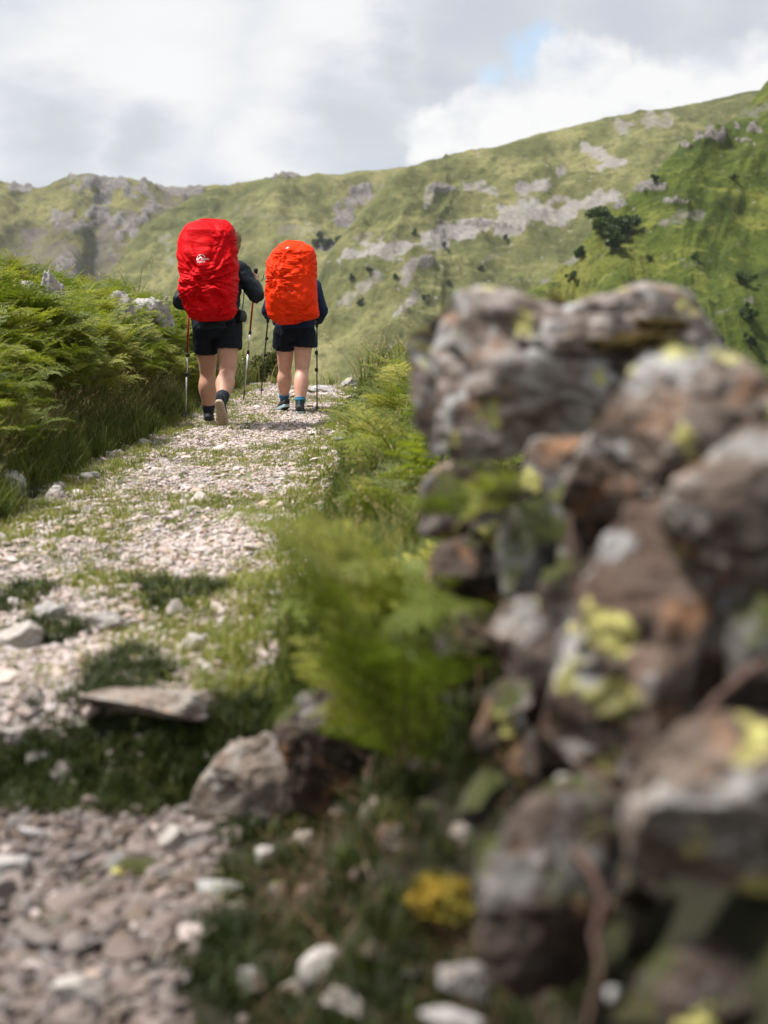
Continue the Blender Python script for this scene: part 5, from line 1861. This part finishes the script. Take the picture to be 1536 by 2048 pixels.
def cover_mesh(Z, Lx, Rx, depth, y_back, lean, gather, seed, nu=150, nv=150, dvar=None):
    """rain cover stretched over a rucksack; Z top to bottom, left and right edges, folds radiating from the gathers"""
    t_ = np.linspace(0, 1, nv)
    tz = np.linspace(0, 1, len(Z))
    Z, Lx, Rx = np.array(Z, float), np.array(Lx, float), np.array(Rx, float)
    zz = np.interp(t_, (Z[0] - Z) / (Z[0] - Z[-1]), Z)
    lx = np.interp(-zz, -Z, Lx)
    rx = np.interp(-zz, -Z, Rx)
    for a in (lx, rx):
        a[:] = np.convolve(np.pad(a, 3, mode='edge'), np.ones(7) / 7, 'valid')
    endf = np.minimum(1, np.sqrt(np.clip(t_ / 0.10, 0, 1)) * 0.75 + 0.25) * np.minimum(1, np.sqrt(np.clip((1 - t_) / 0.10, 0, 1)) * 0.6 + 0.4)
    bulge = 0.86 + 0.20 * np.sin(np.pi * np.clip(t_ * 1.05, 0, 1)) ** 1.2 + 0.06 * np.exp(-((t_ - 0.68) / 0.13) ** 2)
    a = np.linspace(0, 2 * np.pi, nu, endpoint=False)
    A, T = np.meshgrid(a, np.arange(nv))
    ca, sa = np.cos(A), np.sin(A)
    e_ = 0.62
    ux = np.sign(ca) * np.abs(ca) ** e_
    uy = np.sign(sa) * np.abs(sa) ** e_
    hw_, cxx = (rx - lx)[T] / 2, (rx + lx)[T] / 2
    ins = 1.0
    X = cxx + ux * hw_ * ins
    dp = depth / 2 * endf[T] * bulge[T]
    # the harness side is flat, the far side is full
    Y = np.where(uy < 0, uy * dp * 1.12, uy * dp * 0.85)
    Zv = zz[T] + 0.015 * ux * (T / nv - .5)
    # folds seen from behind: polar about each gather
    disp = np.zeros_like(X)
    for (gx_, gz_, rr, amp) in gather:
        dx, dz = X - gx_, Zv - gz_
        rad = np.hypot(dx, dz) + 1e-4
        ang = np.arctan2(dz, dx)
        fq = np.stack([np.cos(ang).ravel() * 3.8 + 5, np.sin(ang).ravel() * 3.8, (np.log(rad + .05) * 1.3).ravel()], 1)
        f_ = ridged(fq, 3, 0.55, seed).reshape(X.shape)
        disp += 1.5 * amp * f_ * np.clip(rad / 0.06, 0, 1) * np.exp(-(rad / rr) ** 2)
    P = np.stack([X.ravel(), Y.ravel(), Zv.ravel()], 1)
    fl = fbm(P * np.array([3, 3, 6]), 3, 0.5, seed=seed + 5).reshape(X.shape)
    di = ridged(P @ np.array([[.8, 0, .6], [0, 1, 0], [-.6, 0, .8]]) * np.array([2.2, 3, 9]), 2, 0.4, seed + 7).reshape(X.shape)
    hem = np.clip((T / nv - 0.90) / 0.10, 0, 1)
    pl = np.sin(A * 26 + 2 * np.sin(A * 5)) * hem * 0.006
    disp += 0.008 * fl + 0.003 * di * np.clip(T / nv * 3, 0.4, 1) + pl
    nrm_x, nrm_y = ux, uy
    nl = np.hypot(nrm_x, nrm_y) + 1e-6
    X = X + nrm_x / nl * disp * 0.6
    Y = Y + nrm_y / nl * disp
    Y = y_back + Y + lean * (Zv - Z.mean())
    V = np.stack([X.ravel(), Y.ravel(), Zv.ravel()], 1)
    F = []
    for i in range(nv - 1):
        for k in range(nu):
            F.append((i * nu + k, i * nu + (k + 1) % nu, (i + 1) * nu + (k + 1) % nu, (i + 1) * nu + k))
    # domes close the top and the bottom
    V = list(map(tuple, V))
    for row, up in ((0, 1), (nv - 1, -1)):
        ring = np.array(V[row * nu:(row + 1) * nu])
        prev = [row * nu + k for k in range(nu)]
        c_ = ring.mean(0)
        for j in range(1, 6):
            g = 1 - j / 6
            new = []
            for k in range(nu):
                q = c_ + (ring[k] - c_) * g
                q[2] = ring[k][2] * g + c_[2] * (1 - g) + up * 0.014 * math.sqrt(1 - g ** 2) + 0.006 * math.sin(k * .4 + j)
                V.append(tuple(q))
                new.append(len(V) - 1)
            for k in range(nu):
                q = (prev[k], prev[(k + 1) % nu], new[(k + 1) % nu], new[k])
                F.append(q[::-1] if up > 0 else q)
            prev = new
        V.append(tuple(c_ + np.array((0, 0, up * 0.0155))))
        for k in range(nu):
            q = (prev[k], prev[(k + 1) % nu], len(V) - 1)
            F.append(q[::-1] if up > 0 else q)
    return V, F


def fabric(name, c, rough, trans):
    m, t, b, out = new_mat(name)
    oc = t.add('ShaderNodeTexCoord').outputs['Object']
    n = t.noise(t.vmath('MULTIPLY', oc, (1, 1, 1.6)), 16, 3, 0.5, 1.4)
    n2 = t.noise(oc, 8, 4)
    t.set(b.inputs['Base Color'], t.mix(n2, tuple(q * 0.9 for q in c), c))
    b.inputs['Roughness'].default_value = rough
    b.inputs['Specular IOR Level'].default_value = 0.08
    bp = t.add('ShaderNodeBump')
    bp.inputs['Strength'].default_value = 0.22
    bp.inputs['Distance'].default_value = 0.010
    t.l.new(n, bp.inputs['Height'])
    t.l.new(bp.outputs[0], b.inputs['Normal'])
    return m


M['cover_a'] = fabric('red_ripstop', (0.54, 0.001, 0.004), 0.6, 0)
M['cover_b'] = fabric('orange_red_ripstop', (0.82, 0.036, 0.003), 0.6, 0)


def print_text(body, size, extrude=0.0):
    cu = bpy.data.curves.new('t', 'FONT')
    cu.body = body
    cu.size = size
    cu.align_x = 'LEFT'
    o = bpy.data.objects.new('t', cu)
    col.objects.link(o)
    dg = bpy.context.evaluated_depsgraph_get()
    dg.update()
    me = bpy.data.meshes.new_from_object(o.evaluated_get(dg))
    V = [tuple(v.co[:2]) for v in me.vertices]
    F = [tuple(p.vertices) for p in me.polygons]
    bpy.data.objects.remove(o)
    bpy.data.meshes.remove(me)
    return V, F


def stamp(parent, tree, parts, x0, z0, rot, mat, name='logo'):
    """flat print laid on the cloth: parts are 2-D meshes placed about x0, z0"""
    V, F = [], []
    for (pv, pf) in parts:
        k0 = len(V)
        for (a, b_) in pv:
            ca_, sa_ = math.cos(rot), math.sin(rot)
            x_, z_ = x0 + a * ca_ - b_ * sa_, z0 + a * sa_ + b_ * ca_
            h = tree.ray_cast(Vector((x_, -3, z_)), Vector((0, 1, 0)))
            y_ = h[0].y if h[0] else -0.3
            V.append((x_, y_ - 0.0025, z_))
        F += [tuple(i + k0 for i in f) for f in pf]
    return link(name, mesh_from(name, V, F, mat, False), parent)


def arc_band(cx_, cz_, r0, r1, a0, a1, n=16):
    V, F = [], []
    for i in range(n + 1):
        a = R(a0 + (a1 - a0) * i / n)
        V += [(cx_ + math.cos(a) * r0, cz_ + math.sin(a) * r0), (cx_ + math.cos(a) * r1, cz_ + math.sin(a) * r1)]
        if i:
            F.append((2 * i - 2, 2 * i - 1, 2 * i + 1, 2 * i))
    return V, F


def grow(T, dx, dz, sx=1.0):
    return [(a * sx + dx, b_ + dz) for a, b_ in T[0]], T[1]


def pack(base, outline, px_m, x_base, depth, y_back, lean, gather, seed, mat, label, zoff):
    """outline in pixels of the enlarged photograph: rows, left and right edges"""
    Zr, Lr, Rr = outline
    Z = [zoff - (q / 4.4529 + 420 - 620) / px_m for q in Zr]
    Lx = [(340 + q / 4.4529 - 768) / px_m - x_base for q in Lr]
    Rx = [(340 + q / 4.4529 - 768) / px_m - x_base for q in Rr]
    e = empty('backpack', base)
    V, F = cover_mesh(Z, Lx, Rx, depth, y_back, lean, gather, seed)
    tag(e, label, 'backpack')
    me = mesh_from('rain_cover', V, F, mat)
    o = link('rain_cover', me, e)
    tree = BVHTree.FromPolygons([Vector(q) for q in V], F)
    return e, o, tree


def strap(parent, pts, w_, th, mat, name='shoulder_strap'):
    S = Soup()
    S.tube([(*q, w_, th) for q in pts], 10, 5)
    return S.skin(name, 0.005, mat, 2, parent)


# ---- the hiker in front of us: red rucksack
B1 = Vector((-1.49, 12.8, 0))
B1.z = float(Gz(-1.45, 12.9)[0])
J1 = dict(hip_l=(-.10, .03, .915), hip_r=(.10, .0, .915), knee_l=(-.115, .20, .50), knee_r=(.095, -.065, .50), ank_l=(-.125, .30, .10), ank_r=(.075, -.40, .255),
          foot_l=(4, 0), foot_r=(-6, 52), neck=(.02, .15, 1.45), head=(.115, .235, 1.64), sh_l=(-.20, .10, 1.38), sh_r=(.205, .10, 1.40), el_l=(-.325, .02, 1.13), el_r=(.352, .05, 1.175),
          wr_l=(-.30, .25, 1.08), wr_r=(.325, .26, 1.29), gr_l=(-.29, .325, 1.10), gr_r=(.315, .335, 1.335), ax_l=(.09, -.36, 1.0), ax_r=(.13, -.09, 1.0), hem=-.03, short_l=.54, short_r=.50, flare=0.004, boot_len=.285, sock=.24, calf=1.12)
ma = dict(skin=M['skin_a'], hair=M['hair'], jacket=M['jacket_a'], shorts=M['shorts_a'], sock=M['sock_a'], boot=[M['boot_a'], M['sole_tan'], M['sole_tan'], M['boot_a'], M['boot_a']])
p1 = hiker(B1, J1, ma, 'person in black shorts and charcoal jacket walking under the big red pack', 1.07, 0.012, False)
ob1 = ([112, 126, 160, 250, 300, 420, 510, 580, 680, 740, 800, 860, 910, 945, 970],
       [300, 205, 160, 108, 95, 90, 105, 122, 112, 122, 140, 155, 180, 215, 260],
       [530, 556, 572, 604, 606, 606, 618, 626, 612, 604, 600, 600, 600, 590, 545])
bp1, rc1, tr1 = pack(B1, ob1, 226.6, B1.x, .36, -.20, .16, [(-.04, 1.29, .34, .020), (.02, .98, .26, .014), (.12, 1.62, .25, .009), (-.16, 1.23, .2, .012)], 3, M['cover_a'],
                     'tall bright red rain covered rucksack with a white mountain logo', 1.02 - B1.z)
lg = [arc_band(0, 0, .034, .0385, 20, 200), ([(-.036, -.012), (-.020, .006), (-.006, .022), (.006, .012), (.020, .004), (.004, .005), (-.008, .012), (-.018, .000), (-.030, -.012)], [(0, 1, 8), (1, 7, 8), (1, 2, 6), (1, 6, 7), (2, 3, 5), (2, 5, 6), (3, 4, 5)]),
      grow(print_text('Lowe', .030), -.002, -.010), grow(print_text('alpine', .030), -.036, -.032)]
for k in range(2, 4):      # heavier strokes: the print is laid twice, slightly apart
    lg.append(grow(lg[k], .0012, .0008))
zl = 1.02 - B1.z - (452 / 4.4529 + 420 - 620) / 226.6
stamp(rc1, tr1, lg[:4], (340 + 325 / 4.4529 - 768) / 226.6 - B1.x, zl, R(2), M['white'])
for sx in (-1, 1):
    strap(bp1, [(sx * .10, -.03, 1.50), (sx * .125, .10, 1.53), (sx * .14, .24, 1.42), (sx * .15, .25, 1.26), (sx * .17, .15, 1.12), (sx * .17, -.02, 1.06)], .030, .012, M['black'])
strap(bp1, [(-.20, -.05, .98), (-.225, .06, .985), (-.15, .18, .985), (0, .21, .985), (.15, .18, .985), (.235, .06, .985), (.20, -.05, .98)], .014, .035, M['black'], 'hip_belt')
strap(bp1, [(.21, -.10, 1.01), (.235, -.06, 1.00), (.245, .02, .99), (.22, .08, .985)], .022, .05, M['black'], 'side_pocket')
strap(bp1, [(.14, .08, 1.54), (.215, .13, 1.38), (.232, .12, 1.20), (.215, .10, 1.03)], .006, .006, M['blue_tube'], 'drinking_hose')


def gpt(px, py, d, zmin=None):
    q = at(px, py, d)
    return q


def pole_for(B, J, side, tip, label, up, lo, **kw):
    g = Vector(J['gr_' + side]) + B
    tip = Vector(tip)
    ax = (g - tip).normalized()
    return make_pole(tip, g + ax * 0.045, up, lo, label, **kw)


tl = at(370, 835, 13.3)
tl.z = float(Gz(tl.x, tl.y)[0]) - 0.01
pole_for(B1, J1, 'l', tl, 'red and silver trekking pole planted at the left path edge beside the bracken', M['pole_red'], M['alu'])
pole_for(B1, J1, 'r', at(487, 801, 13.15), 'red and silver trekking pole lifted between the two hikers', M['pole_red'], M['alu'])

# ---- the hiker further on: orange red rucksack
B2 = Vector((-.91, 14.4, 0))
B2.z = float(Gz(-.9, 14.5)[0])
J2 = dict(hip_l=(-.092, .21, .85), hip_r=(.092, .19, .85), knee_l=(-.115, .37, .465), knee_r=(.075, .16, .45), ank_l=(-.135, .50, .125), ank_r=(.060, -.01, .10),
          foot_l=(24, 14), foot_r=(-2, 4), neck=(.0, .33, 1.36), head=(.0, .42, 1.54), sh_l=(-.185, .29, 1.29), sh_r=(.195, .29, 1.30), el_l=(-.285, .22, 1.06), el_r=(.285, .18, 1.05),
          wr_l=(-.285, .42, .985), wr_r=(.235, .385, .935), gr_l=(-.29, .495, 1.00), gr_r=(.215, .46, .955), ax_l=(.12, -.28, .9), ax_r=(.0, .15, .9), hem=.02, short_l=.43, short_r=.42, flare=0.018, boot_len=.26, sock=.2, calf=1.06)
mb = dict(skin=M['skin_b'], hair=M['hair_b'], jacket=M['sleeve_b'], shorts=M['shorts_b'], sock=M['sock_b'], boot=[M['boot_b'], M['midsole'], M['sole_dark'], M['teal'], M['teal']])
p2 = hiker(B2, J2, mb, 'smaller person in dark shorts and navy sleeves walking ahead under orange red pack', 1.03, 0.003, True)
ob2 = ([293, 312, 330, 400, 480, 540, 640, 760, 870, 940, 975, 1003],
       [1030, 985, 962, 905, 858, 856, 872, 846, 852, 874, 915, 960],
       [1190, 1245, 1268, 1298, 1304, 1302, 1306, 1310, 1322, 1332, 1310, 1130])
bp2, rc2, tr2 = pack(B2, ob2, 200.3, B2.x, .34, .0, .16, [(-.14, 1.36, .22, .018), (.05, 1.00, .25, .012), (.13, 1.50, .2, .008), (-.05, 1.60, .2, .008)], 14, M['cover_b'],
                     'smaller orange red rain covered rucksack with a tiny white print', 1.02 - B2.z)
q2 = lambda zx, zy: ((340 + zx / 4.4529 - 768) / 200.3 - B2.x, 1.02 - B2.z - (zy / 4.4529 + 420 - 620) / 200.3)
a, b_ = q2(1062, 733)
stamp(rc2, tr2, [([(0, 0), (.072, .006), (.072, .0105), (0, .0045)], [(0, 1, 2, 3)])], a, b_, 0, M['white'], 'print')
a, b_ = q2(1040, 350)
stamp(rc2, tr2, [([(0, -.004), (.016, .012), (.036, .006), (.022, .002), (.010, -.004)], [(0, 4, 1), (4, 3, 1), (3, 2, 1)])], a, b_, 0, M['white'], 'print')
for sx in (-1, 1):
    strap(bp2, [(sx * .09, .16, 1.42), (sx * .115, .28, 1.44), (sx * .13, .41, 1.34), (sx * .14, .42, 1.19), (sx * .16, .33, 1.06), (sx * .16, .18, 1.00)], .028, .011, M['black'])
strap(bp2, [(-.19, .14, .93), (-.215, .24, .935), (-.14, .35, .935), (0, .38, .935), (.14, .35, .935), (.215, .24, .935), (.19, .14, .93)], .013, .032, M['black'], 'hip_belt')
pole_for(B2, J2, 'l', at(522, 791, 15.1), 'dark trekking pole swung forward on the left of the smaller hiker', M['pole_dark'], M['pole_dark'])
tr = at(634, 818, 14.6)
tr.z = float(Gz(tr.x, tr.y)[0]) - 0.01
pole_for(B2, J2, 'r', tr, 'dark green trekking pole planted right of the smaller hiker', M['pole_green'], M['pole_dark'], band=M['white'])
